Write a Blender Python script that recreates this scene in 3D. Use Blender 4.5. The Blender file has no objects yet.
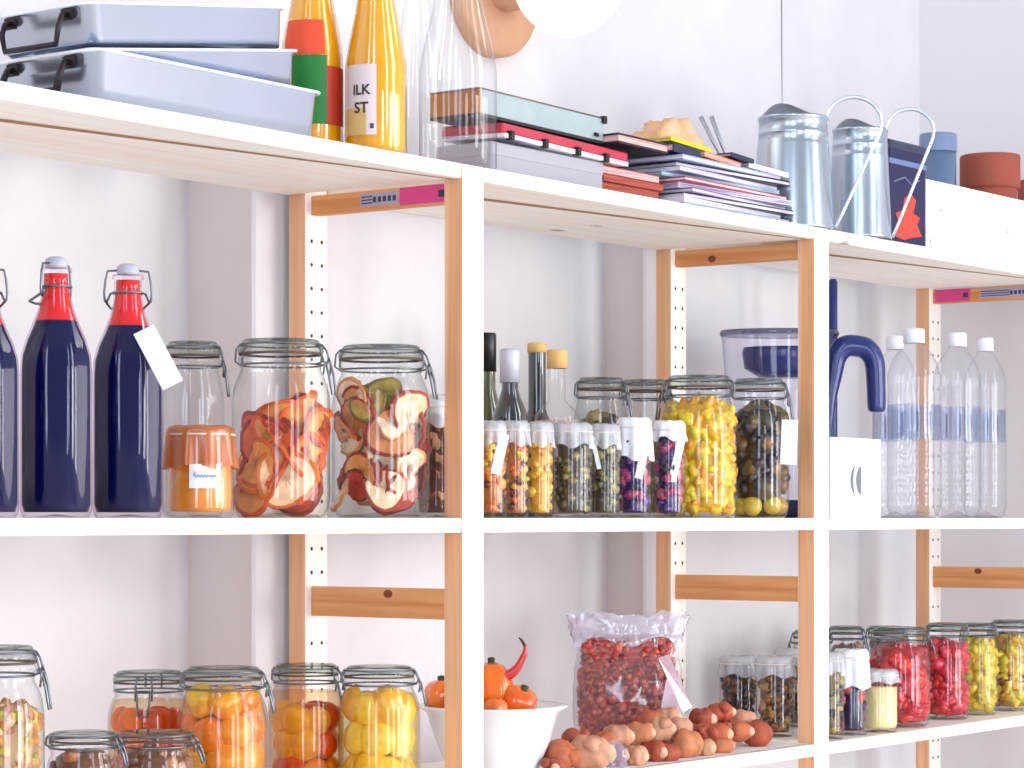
import bpy, math, random
from mathutils import Vector, Matrix, noise
random.seed(7)
R_ = math.radians
PI = math.pi
scene = bpy.context.scene
C = scene.collection

# ---------------------------------------------------------------- camera
# X runs along the shelves, Y into the wall, Z up
HZ = 1.353                      # eye height = middle shelf top
FPX = 2600.0
SN, CS = 0.5957, 0.8032
cam_d = bpy.data.cameras.new('camera')
cam = bpy.data.objects.new('camera', cam_d)
C.objects.link(cam)
cam.location = (0, 0, HZ)
cam.rotation_euler = (PI / 2, 0, -math.atan2(CS, SN))
cam_d.sensor_width = 36
cam_d.lens = FPX / 1024 * 36
cam_d.shift_y = 134 / 1024
cam_d.clip_start = 0.05
scene.camera = cam

# ---------------------------------------------------------------- world, daylight, exposure
w = bpy.data.worlds.new('world')
scene.world = w
w.use_nodes = True
bgn = w.node_tree.nodes['Background']
bgn.inputs['Strength'].default_value = 1.0
# the rest of the bright room: pale walls, light ceiling, bright bands added for reflections in glass
_n, _l = w.node_tree.nodes.new, w.node_tree.links.new
_tc = _n('ShaderNodeTexCoord')
_sx = _n('ShaderNodeSeparateXYZ')
_at = _n('ShaderNodeMath')
_at.operation = 'ARCTAN2'
_mr = _n('ShaderNodeMapRange')
_mr.inputs['From Min'].default_value = -math.pi
_mr.inputs['From Max'].default_value = math.pi
_rp = _n('ShaderNodeValToRGB')
_e = _rp.color_ramp.elements
WALLC, BANDB, BANDW = (0.46, 0.46, 0.50, 1), (5.5, 6.5, 8.0, 1), (8.0, 7.8, 7.6, 1)  # wall tone, then the added bluish and white reflection bands
_stops = [(-180, WALLC), (-172, WALLC), (-171, BANDB), (-167, BANDB), (-166, WALLC), (-153, WALLC), (-152, BANDB), (-145, BANDB), (-144, WALLC), (-102, WALLC), (-101, BANDB), (-95, BANDB), (-94, WALLC),
          (-76, WALLC), (-75, BANDW), (-62, BANDW), (-61, WALLC), (-38, WALLC), (-37, BANDW), (-24, BANDW), (-23, WALLC), (180, WALLC)]
_e[0].position, _e[0].color = 0, WALLC
_e[1].position, _e[1].color = 1, WALLC
for _a, _c in _stops[1:-1]:
    _q = _e.new((_a + 180) / 360)
    _q.color = _c
_l(_tc.outputs['Generated'], _sx.inputs[0])
_l(_sx.outputs['Y'], _at.inputs[0])
_l(_sx.outputs['X'], _at.inputs[1])
_l(_at.outputs[0], _mr.inputs['Value'])
_l(_mr.outputs['Result'], _rp.inputs['Fac'])
_m1 = _n('ShaderNodeMapRange')
_m1.inputs['From Min'].default_value = 0.45
_m1.inputs['From Max'].default_value = 0.60
_l(_sx.outputs['Z'], _m1.inputs['Value'])
_mx = _n('ShaderNodeMix')
_mx.data_type = 'RGBA'
_mx.inputs[7].default_value = (0.62, 0.63, 0.66, 1)
_l(_m1.outputs['Result'], _mx.inputs[0])
_l(_rp.outputs['Color'], _mx.inputs[6])
_m2 = _n('ShaderNodeMapRange')
_m2.inputs['From Min'].default_value = -0.12
_m2.inputs['From Max'].default_value = -0.22
_l(_sx.outputs['Z'], _m2.inputs['Value'])
_my = _n('ShaderNodeMix')
_my.data_type = 'RGBA'
_my.inputs[7].default_value = (0.75, 0.74, 0.74, 1)
_l(_m2.outputs['Result'], _my.inputs[0])
_l(_mx.outputs[2], _my.inputs[6])
_l(_my.outputs[2], bgn.inputs['Color'])


def area(name, loc, target, sx, sy, power, col=(1, 1, 1)):
    l = bpy.data.lights.new(name, 'AREA')
    l.shape = 'RECTANGLE'
    l.size, l.size_y, l.energy, l.color = sx, sy, power, col
    o = bpy.data.objects.new(name, l)
    C.objects.link(o)
    o.location = loc
    d = Vector(target) - Vector(loc)
    o.rotation_euler = d.to_track_quat('-Z', 'Y').to_euler()
    return o


area('window_daylight', (4.1, -0.9, 1.35), (3.0, 2.1, 1.2), 0.55, 1.5, 27, (1, 0.98, 0.95))
area('window_daylight', (2.9, -1.4, 1.35), (2.8, 2.1, 1.2), 0.55, 1.5, 26, (0.97, 0.98, 1))
area('window_daylight', (0.9, -1.3, 1.35), (2.4, 2.1, 1.2), 0.45, 1.5, 17, (0.85, 0.93, 1))
area('window_daylight', (4.44, -0.35, 1.35), (3.2, -0.2, 1.25), 1.1, 1.5, 17, (1, 0.99, 0.97))  # added lamp by the right wall, no window there; gives jars edge highlights
scene.view_settings.view_transform = 'Standard'
scene.view_settings.look = 'None'
scene.view_settings.gamma = 1
scene.view_settings.use_curve_mapping = False
scene.view_settings.exposure = -0.08
scene.cycles.transparent_max_bounces = 40
scene.cycles.max_bounces = 10


# ---------------------------------------------------------------- measuring helpers
def ratio(px):
    k = (px - 512) / FPX
    return (CS + SN * k) / (SN - CS * k)


def T(px, Y):
    """distance along the shelf of what stands at depth Y"""
    return Y * ratio(px)


def ZD(px, Y):
    return Y * (CS * ratio(px) + SN)


def M(px, Y):
    """metres in one picture unit there"""
    return ZD(px, Y) / FPX


def HGT(px, py, Y):
    return HZ + (518 - py) * M(px, Y)


def towards(x, y):
    """turn whose local -Y looks back at the viewer"""
    return math.atan2(-x, y)


SHELF_T = 0.018
F0, F1 = 1.949, 2.234
TOP = HZ + 0.435
MID = HZ
LOW = HZ - 0.338
FR = [1.667, 2.527, 3.387, 4.247]      # near faces of the four frames
PW, PD = 0.043, 0.030


# ---------------------------------------------------------------- materials
def srgb(r, g, b):
    f = lambda c: (c / 255 / 12.92) if c / 255 <= 0.04045 else ((c / 255 + 0.055) / 1.055) ** 2.4
    return (f(r), f(g), f(b), 1)


_m = {}


def mat(name, col, rough=0.5, metal=0.0, spec=0.5, emit=0, noise_amt=0.0, noise_scale=20, bump=0.0, bump_scale=60, coat=0, sss=0):
    if name in _m:
        return _m[name]
    m = bpy.data.materials.new(name)
    m.use_nodes = True
    nt = m.node_tree
    b = nt.nodes['Principled BSDF']
    b.inputs['Base Color'].default_value = col
    b.inputs['Roughness'].default_value = rough
    b.inputs['Metallic'].default_value = metal
    b.inputs['Specular IOR Level'].default_value = spec
    b.inputs['Coat Weight'].default_value = coat
    if sss:
        b.inputs['Subsurface Weight'].default_value = sss
        b.inputs['Subsurface Scale'].default_value = 0.01
    if emit:
        b.inputs['Emission Color'].default_value = col
        b.inputs['Emission Strength'].default_value = emit
    tc = nt.nodes.new('ShaderNodeTexCoord')
    if noise_amt:
        n = nt.nodes.new('ShaderNodeTexNoise')
        n.inputs['Scale'].default_value = noise_scale
        n.inputs['Detail'].default_value = 4
        mx = nt.nodes.new('ShaderNodeMix')
        mx.data_type = 'RGBA'
        mx.inputs[6].default_value = tuple(c * (1 - noise_amt) for c in col[:3]) + (1,)
        mx.inputs[7].default_value = tuple(min(1, c * (1 + noise_amt)) for c in col[:3]) + (1,)
        nt.links.new(tc.outputs['Object'], n.inputs['Vector'])
        nt.links.new(n.outputs['Fac'], mx.inputs[0])
        nt.links.new(mx.outputs[2], b.inputs['Base Color'])
    if bump:
        n2 = nt.nodes.new('ShaderNodeTexNoise')
        n2.inputs['Scale'].default_value = bump_scale
        n2.inputs['Detail'].default_value = 5
        bp = nt.nodes.new('ShaderNodeBump')
        bp.inputs['Strength'].default_value = bump
        bp.inputs['Distance'].default_value = 0.004
        nt.links.new(tc.outputs['Object'], n2.inputs['Vector'])
        nt.links.new(n2.outputs['Fac'], bp.inputs['Height'])
        nt.links.new(bp.outputs['Normal'], b.inputs['Normal'])
    _m[name] = m
    return m


def wood(name, a, b_, axis, scale=1.0, rough=0.55, knots=True):
    """pine with the grain along an axis, and a few knots"""
    if name in _m:
        return _m[name]
    m = bpy.data.materials.new(name)
    m.use_nodes = True
    nt = m.node_tree
    p = nt.nodes['Principled BSDF']
    p.inputs['Roughness'].default_value = rough
    p.inputs['Specular IOR Level'].default_value = 0.3
    tc = nt.nodes.new('ShaderNodeTexCoord')
    mp = nt.nodes.new('ShaderNodeMapping')
    s = [60 * scale] * 3
    s[axis] = 2.2 * scale
    mp.inputs['Scale'].default_value = s
    n = nt.nodes.new('ShaderNodeTexNoise')
    n.inputs['Scale'].default_value = 1.0
    n.inputs['Detail'].default_value = 5
    n.inputs['Distortion'].default_value = 0.6
    cr = nt.nodes.new('ShaderNodeValToRGB')
    cr.color_ramp.elements[0].position = 0.32
    cr.color_ramp.elements[0].color = b_
    cr.color_ramp.elements[1].position = 0.62
    cr.color_ramp.elements[1].color = a
    nt.links.new(tc.outputs['Object'], mp.inputs['Vector'])
    nt.links.new(mp.outputs['Vector'], n.inputs['Vector'])
    nt.links.new(n.outputs['Fac'], cr.inputs['Fac'])
    out = cr.outputs['Color']
    if knots:
        mp2 = nt.nodes.new('ShaderNodeMapping')
        s2 = [9.0] * 3
        s2[axis] = 5.0
        mp2.inputs['Scale'].default_value = s2
        mp2.inputs['Location'].default_value = (0.37, 0.61, 0.23)
        v = nt.nodes.new('ShaderNodeTexVoronoi')
        v.inputs['Scale'].default_value = 1.0
        cr2 = nt.nodes.new('ShaderNodeValToRGB')
        cr2.color_ramp.elements[0].position = 0.05
        cr2.color_ramp.elements[0].color = (1, 1, 1, 1)
        cr2.color_ramp.elements[1].position = 0.11
        cr2.color_ramp.elements[1].color = (0, 0, 0, 1)
        mx = nt.nodes.new('ShaderNodeMix')
        mx.data_type = 'RGBA'
        mx.inputs[7].default_value = tuple(c * 0.42 for c in b_[:3]) + (1,)
        nt.links.new(tc.outputs['Object'], mp2.inputs['Vector'])
        nt.links.new(mp2.outputs['Vector'], v.inputs['Vector'])
        nt.links.new(v.outputs['Distance'], cr2.inputs['Fac'])
        nt.links.new(cr2.outputs['Color'], mx.inputs[0])
        nt.links.new(out, mx.inputs[6])
        out = mx.outputs[2]
    nt.links.new(out, p.inputs['Base Color'])
    _m[name] = m
    return m


def glass(name, centre=(0.97, 0.98, 0.98), edge=(0.42, 0.55, 0.55), ior=1.45, body=0.0, body_col=(1, 1, 1, 1), rough=0.03, power=1.0, gl=1.0):
    """thin-walled clear glass: light passes, rims darken, Fresnel gloss"""
    if name in _m:
        return _m[name]
    m = bpy.data.materials.new(name)
    m.use_nodes = True
    nt = m.node_tree
    nt.nodes.remove(nt.nodes['Principled BSDF'])
    o = nt.nodes['Material Output']
    lw = nt.nodes.new('ShaderNodeLayerWeight')
    lw.inputs['Blend'].default_value = 0.5
    pw = nt.nodes.new('ShaderNodeMath')
    pw.operation = 'POWER'
    pw.inputs[1].default_value = 3.5 * power
    nt.links.new(lw.outputs['Facing'], pw.inputs[0])
    mx = nt.nodes.new('ShaderNodeMix')
    mx.data_type = 'RGBA'
    mx.inputs[6].default_value = tuple(centre) + (1,)
    mx.inputs[7].default_value = tuple(edge) + (1,)
    nt.links.new(pw.outputs[0], mx.inputs[0])
    tr = nt.nodes.new('ShaderNodeBsdfTransparent')
    nt.links.new(mx.outputs[2], tr.inputs['Color'])
    base = tr.outputs[0]
    if body:
        df = nt.nodes.new('ShaderNodeBsdfPrincipled')
        df.inputs['Base Color'].default_value = body_col
        df.inputs['Roughness'].default_value = 0.4
        ms = nt.nodes.new('ShaderNodeMixShader')
        ms.inputs[0].default_value = body
        nt.links.new(base, ms.inputs[1])
        nt.links.new(df.outputs[0], ms.inputs[2])
        base = ms.outputs[0]
    f0 = ((ior - 1) / (ior + 1)) ** 2
    fp = nt.nodes.new('ShaderNodeMath')
    fp.operation = 'POWER'
    fp.inputs[1].default_value = 5
    nt.links.new(lw.outputs['Facing'], fp.inputs[0])
    fm = nt.nodes.new('ShaderNodeMath')
    fm.operation = 'MULTIPLY_ADD'
    fm.inputs[1].default_value = min(1.0, gl) * (1 - f0) * 0.7
    fm.inputs[2].default_value = f0 * gl * 1.6
    fm.use_clamp = True
    nt.links.new(fp.outputs[0], fm.inputs[0])
    g = nt.nodes.new('ShaderNodeBsdfGlossy')
    g.inputs['Roughness'].default_value = rough
    ms2 = nt.nodes.new('ShaderNodeMixShader')
    nt.links.new(fm.outputs[0], ms2.inputs[0])
    nt.links.new(base, ms2.inputs[1])
    nt.links.new(g.outputs[0], ms2.inputs[2])
    nt.links.new(ms2.outputs[0], o.inputs['Surface'])
    _m[name] = m
    return m


def piece_mat(name='preserve', rough=0.3, sss=0.0, namt=0.25, nscale=90, coat=0.3, bump=0.3):
    """base colour comes from each piece's own colour"""
    if name in _m:
        return _m[name]
    m = bpy.data.materials.new(name)
    m.use_nodes = True
    nt = m.node_tree
    b = nt.nodes['Principled BSDF']
    b.inputs['Roughness'].default_value = rough
    b.inputs['Coat Weight'].default_value = coat
    at = nt.nodes.new('ShaderNodeAttribute')
    at.attribute_name = 'Col'
    tc = nt.nodes.new('ShaderNodeTexCoord')
    n = nt.nodes.new('ShaderNodeTexNoise')
    n.inputs['Scale'].default_value = nscale
    n.inputs['Detail'].default_value = 3
    mr = nt.nodes.new('ShaderNodeMapRange')
    mr.inputs['To Min'].default_value = 1 - namt * 2
    mr.inputs['To Max'].default_value = 1 + namt
    vm = nt.nodes.new('ShaderNodeVectorMath')
    vm.operation = 'SCALE'
    nt.links.new(tc.outputs['Object'], n.inputs['Vector'])
    nt.links.new(n.outputs['Fac'], mr.inputs['Value'])
    nt.links.new(at.outputs['Color'], vm.inputs[0])
    nt.links.new(mr.outputs['Result'], vm.inputs['Scale'])
    nt.links.new(vm.outputs[0], b.inputs['Base Color'])
    bp = nt.nodes.new('ShaderNodeBump')
    bp.inputs['Strength'].default_value = bump
    bp.inputs['Distance'].default_value = 0.003
    nt.links.new(n.outputs['Fac'], bp.inputs['Height'])
    nt.links.new(bp.outputs['Normal'], b.inputs['Normal'])
    _m[name] = m
    return m


PALE = dict(a=srgb(255, 251, 244), b_=srgb(252, 238, 222))  # pine whitened in its colour, standing in for strong light on it
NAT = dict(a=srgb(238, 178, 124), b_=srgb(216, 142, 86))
pale_x = wood('whitewashed_pine_long', axis=0, **PALE)  # not whitewash: pine whitened to stand in for strong light
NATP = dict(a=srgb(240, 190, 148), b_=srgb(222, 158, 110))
pale_z = wood('whitewashed_pine_upright', axis=2, knots=False, **PALE)  # not whitewash: pine whitened to stand in for strong light
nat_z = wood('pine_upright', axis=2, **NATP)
nat_y = wood('pine_rail', axis=1, **NAT)
seam_m = mat('seam_line', srgb(172, 122, 84), 0.8)
hole_m = mat('drilled_hole', srgb(60, 50, 48), 0.9)
jar_glass = glass('jar_glass', (0.995, 1.0, 0.998), (0.60, 0.70, 0.70))
green_glass = glass('greenish_rim_glass', (0.84, 0.88, 0.86), (0.16, 0.26, 0.23), body=0.14, body_col=srgb(120, 128, 120))
clear_glass = glass('clear_bottle_glass', (0.985, 0.985, 0.985), (0.66, 0.64, 0.68), power=1.3)
pet = glass('clear_plastic', (0.97, 0.97, 0.98), (0.66, 0.66, 0.72), rough=0.12, body=0.06, body_col=(0.85, 0.86, 0.92, 1))
wire_m = mat('steel_wire', srgb(120, 124, 130), 0.3, metal=0.9)
dark_wire = mat('dark_wire', srgb(52, 44, 48), 0.35, metal=0.6)
gasket_m = mat('rubber_ring', srgb(96, 78, 68), 0.6)
paper = mat('white_paper', srgb(245, 244, 242), 0.8)
tin = mat('galvanised_tin', srgb(186, 198, 208), 0.26, metal=0.9, noise_amt=0.12, noise_scale=14, bump=0.06, bump_scale=30)
alu = mat('pressed_aluminium', srgb(196, 205, 222), 0.2, metal=0.92, noise_amt=0.14, noise_scale=7, bump=0.25, bump_scale=5)
pm = piece_mat()
pm_dry = piece_mat('dried_preserve', rough=0.65, coat=0.0, bump=0.6, namt=0.35, nscale=60)
pm_root = piece_mat('root_skin', rough=0.6, coat=0.0, bump=0.5, namt=0.4, nscale=45)


# ---------------------------------------------------------------- mesh builder
class MB:
    def __init__(s):
        s.v, s.f, s.mi, s.sm, s.c = [], [], [], [], []
        s.col = (1, 1, 1)

    def add(s, verts, faces, mi=0, smooth=True, xf=None):
        o = len(s.v)
        for p in verts:
            p = Vector(p)
            if xf is not None:
                p = xf @ p
            s.v.append(p)
            s.c.append(s.col)
        for q in faces:
            s.f.append([i + o for i in q])
            s.mi.append(mi(q) if callable(mi) else mi)
            s.sm.append(smooth)
        return s

    def box(s, lo, hi, mi=0, mx=None, xf=None, bev=0.0):
        """mx: material index of the faces that look along X"""
        x0, y0, z0 = lo
        x1, y1, z1 = hi
        if not bev:
            vs = [(x, y, z) for x in (x0, x1) for y in (y0, y1) for z in (z0, z1)]
            fs = [(0, 1, 3, 2), (4, 6, 7, 5), (0, 4, 5, 1), (2, 3, 7, 6), (0, 2, 6, 4), (1, 5, 7, 3)]
            o = len(s.v)
            s.add(vs, fs, mi, False, xf)
            if mx is not None:
                s.mi[-6] = mx
                s.mi[-5] = mx
            return s
        # chamfered box
        b = bev
        vs, idx = [], {}
        for i, (x, dx) in enumerate(((x0, b), (x1, -b))):
            for j, (y, dy) in enumerate(((y0, b), (y1, -b))):
                for k, (z, dz) in enumerate(((z0, b), (z1, -b))):
                    for a, p in enumerate(((x, y + dy, z + dz), (x + dx, y, z + dz), (x + dx, y + dy, z))):
                        idx[(i, j, k, a)] = len(vs)
                        vs.append(p)
        g = idx
        fs, tags = [], []
        for i in (0, 1):
            fs.append([g[(i, 0, 0, 0)], g[(i, 0, 1, 0)], g[(i, 1, 1, 0)], g[(i, 1, 0, 0)]]); tags.append('x')
            fs.append([g[(0, i, 0, 1)], g[(0, i, 1, 1)], g[(1, i, 1, 1)], g[(1, i, 0, 1)]]); tags.append('')
            fs.append([g[(0, 0, i, 2)], g[(0, 1, i, 2)], g[(1, 1, i, 2)], g[(1, 0, i, 2)]]); tags.append('')
        for i in (0, 1):
            for j in (0, 1):
                fs.append([g[(i, j, 0, 0)], g[(i, j, 1, 0)], g[(i, j, 1, 1)], g[(i, j, 0, 1)]])
                fs.append([g[(i, 0, j, 0)], g[(i, 1, j, 0)], g[(i, 1, j, 2)], g[(i, 0, j, 2)]])
                fs.append([g[(0, i, j, 1)], g[(1, i, j, 1)], g[(1, i, j, 2)], g[(0, i, j, 2)]])
                tags += ['', '', '']
                for k in (0, 1):
                    fs.append([g[(i, j, k, 0)], g[(i, j, k, 1)], g[(i, j, k, 2)]]); tags.append('')
        s.add(vs, fs, mi, False, xf)
        if mx is not None:
            n = len(fs)
            for q in range(n):
                if tags[q] == 'x':
                    s.mi[len(s.mi) - n + q] = mx
        return s

    def lathe(s, prof, seg=32, a0=0, a1=2 * PI, c=(0, 0, 0), mi=0, xf=None, wob=None, smooth=True):
        full = abs(a1 - a0 - 2 * PI) < 1e-6
        n = seg if full else seg + 1
        vs, fs = [], []
        for i in range(n):
            a = a0 + (a1 - a0) * i / seg
            for j, (r, z) in enumerate(prof):
                if wob:
                    r, z = wob(r, z, a, j)
                vs.append((c[0] + r * math.cos(a), c[1] + r * math.sin(a), c[2] + z))
        m = len(prof)
        for i in range(seg):
            i2 = (i + 1) % n
            for j in range(m - 1):
                if prof[j][0] == 0 and prof[j + 1][0] == 0:
                    continue
                if prof[j][0] == 0:
                    fs.append((i * m + j, i2 * m + j + 1, i * m + j + 1))
                elif prof[j + 1][0] == 0:
                    fs.append((i * m + j, i2 * m + j, i * m + j + 1))
                else:
                    fs.append((i * m + j, i2 * m + j, i2 * m + j + 1, i * m + j + 1))
        return s.add(vs, fs, mi, smooth, xf)

    def tube(s, pts, r, seg=8, closed=False, mi=0, xf=None):
        P = [Vector(p) for p in pts]
        n = len(P)
        rr = r if isinstance(r, (list, tuple)) else [r] * n
        vs, fs = [], []
        up = None
        for i in range(n):
            if closed:
                d = P[(i + 1) % n] - P[i - 1]
            else:
                d = P[min(i + 1, n - 1)] - P[max(i - 1, 0)]
            if d.length < 1e-9:
                d = Vector((0, 0, 1))
            d.normalize()
            if up is None:
                up = Vector((0, 0, 1)) if abs(d.z) < 0.9 else Vector((1, 0, 0))
            x = d.cross(up)
            if x.length < 1e-4:
                x = d.cross(Vector((1, 0.3, 0)))
            x.normalize()
            y = x.cross(d).normalized()
            up = y
            for k in range(seg):
                a = 2 * PI * k / seg
                vs.append(P[i] + (x * math.cos(a) + y * math.sin(a)) * rr[i])
        for i in range(n if closed else n - 1):
            j = (i + 1) % n
            for k in range(seg):
                k2 = (k + 1) % seg
                fs.append((i * seg + k, i * seg + k2, j * seg + k2, j * seg + k))
        if not closed:
            fs.append(tuple(range(seg))[::-1])
            fs.append(tuple((n - 1) * seg + k for k in range(seg)))
        return s.add(vs, fs, mi, True, xf)

    def blob(s, c, rad, rot=(0, 0, 0), nz=0.15, freq=1.6, seg=10, rings=7, mi=0, cut=None):
        """uneven rounded lump"""
        E = Matrix.Rotation(rot[2], 3, 'Z') @ Matrix.Rotation(rot[1], 3, 'Y') @ Matrix.Rotation(rot[0], 3, 'X')
        off = Vector((random.uniform(-9, 9), random.uniform(-9, 9), random.uniform(-9, 9)))
        vs, fs = [], []

        def pt(u):
            k = 1 + nz * noise.noise(u * freq + off) * 2
            q = Vector((u.x * rad[0] * k, u.y * rad[1] * k, u.z * rad[2] * k))
            if cut is not None and q.z < cut * rad[2]:
                q.z = cut * rad[2]
            return Vector(c) + E @ q
        vs.append(pt(Vector((0, 0, 1))))
        for i in range(1, rings):
            th = PI * i / rings
            for k in range(seg):
                a = 2 * PI * k / seg
                vs.append(pt(Vector((math.sin(th) * math.cos(a), math.sin(th) * math.sin(a), math.cos(th)))))
        vs.append(pt(Vector((0, 0, -1))))
        for k in range(seg):
            fs.append((0, 1 + k, 1 + (k + 1) % seg))
        for i in range(rings - 2):
            for k in range(seg):
                a, b = 1 + i * seg + k, 1 + i * seg + (k + 1) % seg
                fs.append((a, a + seg, b + seg, b))
        L = len(vs) - 1
        for k in range(seg):
            fs.append((L, 1 + (rings - 2) * seg + (k + 1) % seg, 1 + (rings - 2) * seg + k))
        return s.add(vs, fs, mi, True)

    def mesh(s, name):
        me = bpy.data.meshes.new(name)
        me.from_pydata([tuple(p) for p in s.v], [], s.f)
        me.polygons.foreach_set('material_index', s.mi)
        me.polygons.foreach_set('use_smooth', s.sm)
        ca = me.color_attributes.new('Col', 'FLOAT_COLOR', 'POINT')
        flat = []
        for c in s.c:
            flat += [c[0], c[1], c[2], 1.0]
        ca.data.foreach_set('color', flat)
        me.update()
        return me

    def build(s, name, mats, parent=None, loc=(0, 0, 0), rz=0.0):
        me = s.mesh(name)
        for m in (mats if isinstance(mats, (list, tuple)) else [mats]):
            me.materials.append(m)
        return put(name, me, parent, loc, rz)


def put(name, me, parent=None, loc=(0, 0, 0), rz=0.0):
    o = bpy.data.objects.new(name, me)
    C.objects.link(o)
    if parent is not None:
        o.parent = parent
    o.location = loc
    o.rotation_euler = (0, 0, rz)
    return o


def tag(o, label, cat, group=None, kind=None):
    o['label'] = label
    o['category'] = cat
    if group:
        o['group'] = group
    if kind:
        o['kind'] = kind
    return o


def thing(name, label, cat, loc, rz=0.0, group=None):
    o = bpy.data.objects.new(name, None)
    o.empty_display_size = 0.02
    C.objects.link(o)
    o.location = loc
    o.rotation_euler = (0, 0, rz)
    return tag(o, label, cat, group)


def struct(o):
    o['kind'] = 'structure'
    return o


def stuff(o):
    o['kind'] = 'stuff'
    return o


def circ(r, z, n=40, c=(0, 0)):
    return [(c[0] + r * math.cos(2 * PI * i / n), c[1] + r * math.sin(2 * PI * i / n), z) for i in range(n)]


def rnd(a, b):
    return random.uniform(a, b)


def jitter(c, a):
    k = 1 + rnd(-a, a)
    return tuple(max(0, min(1, x * k * (1 + rnd(-a, a) * 0.4))) for x in c[:3])


def place(px, Y, z):
    """location on a shelf and the turn that faces the viewer"""
    t = T(px, Y)
    return (t, Y, z), math.atan2(-t, Y)


# ---------------------------------------------------------------- room
plaster = mat('rough_white_plaster', srgb(220, 216, 219), 0.9, noise_amt=0.16, noise_scale=4, bump=1.0, bump_scale=16)
smooth_wall = mat('smooth_plaster', srgb(226, 221, 222), 0.9, noise_amt=0.03, noise_scale=2.5, bump=0.15, bump_scale=20)
pier_m = mat('beige_plaster', srgb(216, 205, 200), 0.9, noise_amt=0.04, noise_scale=5, bump=0.2, bump_scale=30)  # shade on the pier sides, put into a darker beige
floor_m = wood('floor_boards', srgb(238, 232, 226), srgb(224, 214, 206), 0, 0.6)
WALLY = 2.36
CORNER = T(920, WALLY)
# large wall with a gentle hand-plastered surface


def wavy(x0, x1, z0, z1, y, nx, nz, amp):
    vs, fs = [], []
    for i in range(nx + 1):
        for j in range(nz + 1):
            x, z = x0 + (x1 - x0) * i / nx, z0 + (z1 - z0) * j / nz
            d = amp * noise.noise(Vector((x * 2.4, z * 2.4, 3.1))) + amp * 0.35 * noise.noise(Vector((x * 9, z * 9, 7.7)))
            vs.append((x, y + d, z))
    for i in range(nx):
        for j in range(nz):
            a = i * (nz + 1) + j
            fs.append((a, a + nz + 1, a + nz + 2, a + 1))
    return vs, fs


b = MB()
vs, fs = wavy(-1.5, CORNER, 0, 2.9, WALLY, 200, 96, 0.006)
b.add(vs, fs)
b.box((-1.5, WALLY + 0.02, 0), (CORNER, WALLY + 0.2, 2.9))
struct(b.build('wall_back', plaster))
b = MB()
b.box((CORNER, -2.5, 0), (CORNER + 0.15, WALLY + 0.2, 2.9))
struct(b.build('wall_right', smooth_wall))
b = MB()
b.box((-1.5, -2.5, -0.1), (CORNER + 0.15, WALLY + 0.2, 0))
struct(b.build('floor', floor_m))
# shallow plaster piers behind the first two frames
for i, (px, y0, pxr) in enumerate(((254, 2.245, 466), (645, 2.285, 815))):
    x0 = T(px, y0)
    wid = T(pxr, y0) - x0
    b = MB()
    b.box((x0, y0, 0.0), (x0 + wid, WALLY + 0.01, TOP + 0.035), 0, 1, bev=0.004)
    struct(b.build('trim_%d' % (i + 1), [plaster, pier_m]))
# thin cable down the wall
cx = T(780, WALLY)
b = MB()
b.tube([(cx, WALLY - 0.006, z) for z in (0.05, 0.6, 1.2, 1.8, 2.4, 2.85)], 0.0022, 6)
tag(b.build('wall_cable', mat('cable_grey', srgb(214, 210, 214), 0.6)), 'thin pale cable running straight down the white wall behind the shelves', 'cable')

# ---------------------------------------------------------------- shelving frames
FRLAB = ['pine side ladder at the left end of the shelving, beside the dark wine bottles',
         'pine side ladder between the dark wine bottles and the small covered jars',
         'pine side ladder standing beside the jar of dark pickles and the water jug',
         'pine side ladder at the right end, behind the clear plastic bottles']
RAILS = [(TOP - 0.045, TOP - 0.02), (HZ - 0.126, HZ - 0.088), (HZ - 0.62, HZ - 0.58), (0.16, 0.20)]
for fi, t0 in enumerate(FR):
    f = thing('shelving_ladder', FRLAB[fi], 'shelving ladder', (t0, 0, 0), 0, 'side ladders of the pine shelving')
    for nm, y0, lab in (('front_post', F0, None), ('back_post', F1 - PD, None)):
        b = MB()
        b.box((0, y0, 0), (PW, y0 + PD, TOP), 0, 1, bev=0.0015)  # front and back faces take the lit tone, sides plain pine
        h = b
        s_ = 1 if nm == 'front_post' else -1
        yf = y0 + PD + 0.0002 if s_ == 1 else y0 - 0.0002
        z = HZ - 0.0305 * 33.3
        while z < TOP - 0.05:
            if not any(r0 - 0.006 < z < r1 + 0.006 for r0, r1 in RAILS) and 0.1 < z:
                for hx in (0.011, 0.031):
                    vs = [(hx + 0.0026 * math.cos(a * PI / 5), yf, z + 0.0026 * math.sin(a * PI / 5)) for a in range(10)]
                    h.add(vs, [tuple(range(10))], 2, False)
            z += 0.0305
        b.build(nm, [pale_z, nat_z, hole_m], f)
    for z0, z1 in RAILS:
        b = MB()
        b.box((0.010, F0 + PD, z0), (0.028, F1 - PD, z1), 0, bev=0.001)
        for kf, kr, kpx, dz in ((1, 1, 388, 0.8), (2, 0, 712, 0.35), (3, 1, 978, 0.8)):
            if kf == fi and RAILS[kr] == (z0, z1):
                ky = (t0 + 0.01) / ratio(kpx)
                kz = z0 + (z1 - z0) * dz
                b.add([(0.0097, ky + 0.0075 * math.cos(a * PI / 6), kz + 0.0052 * math.sin(a * PI / 6)) for a in range(12)], [tuple(range(12))], 1, False)
        b.build('rail', [nat_y, mat('pine_knot', srgb(128, 62, 34), 0.6)], f)

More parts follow.
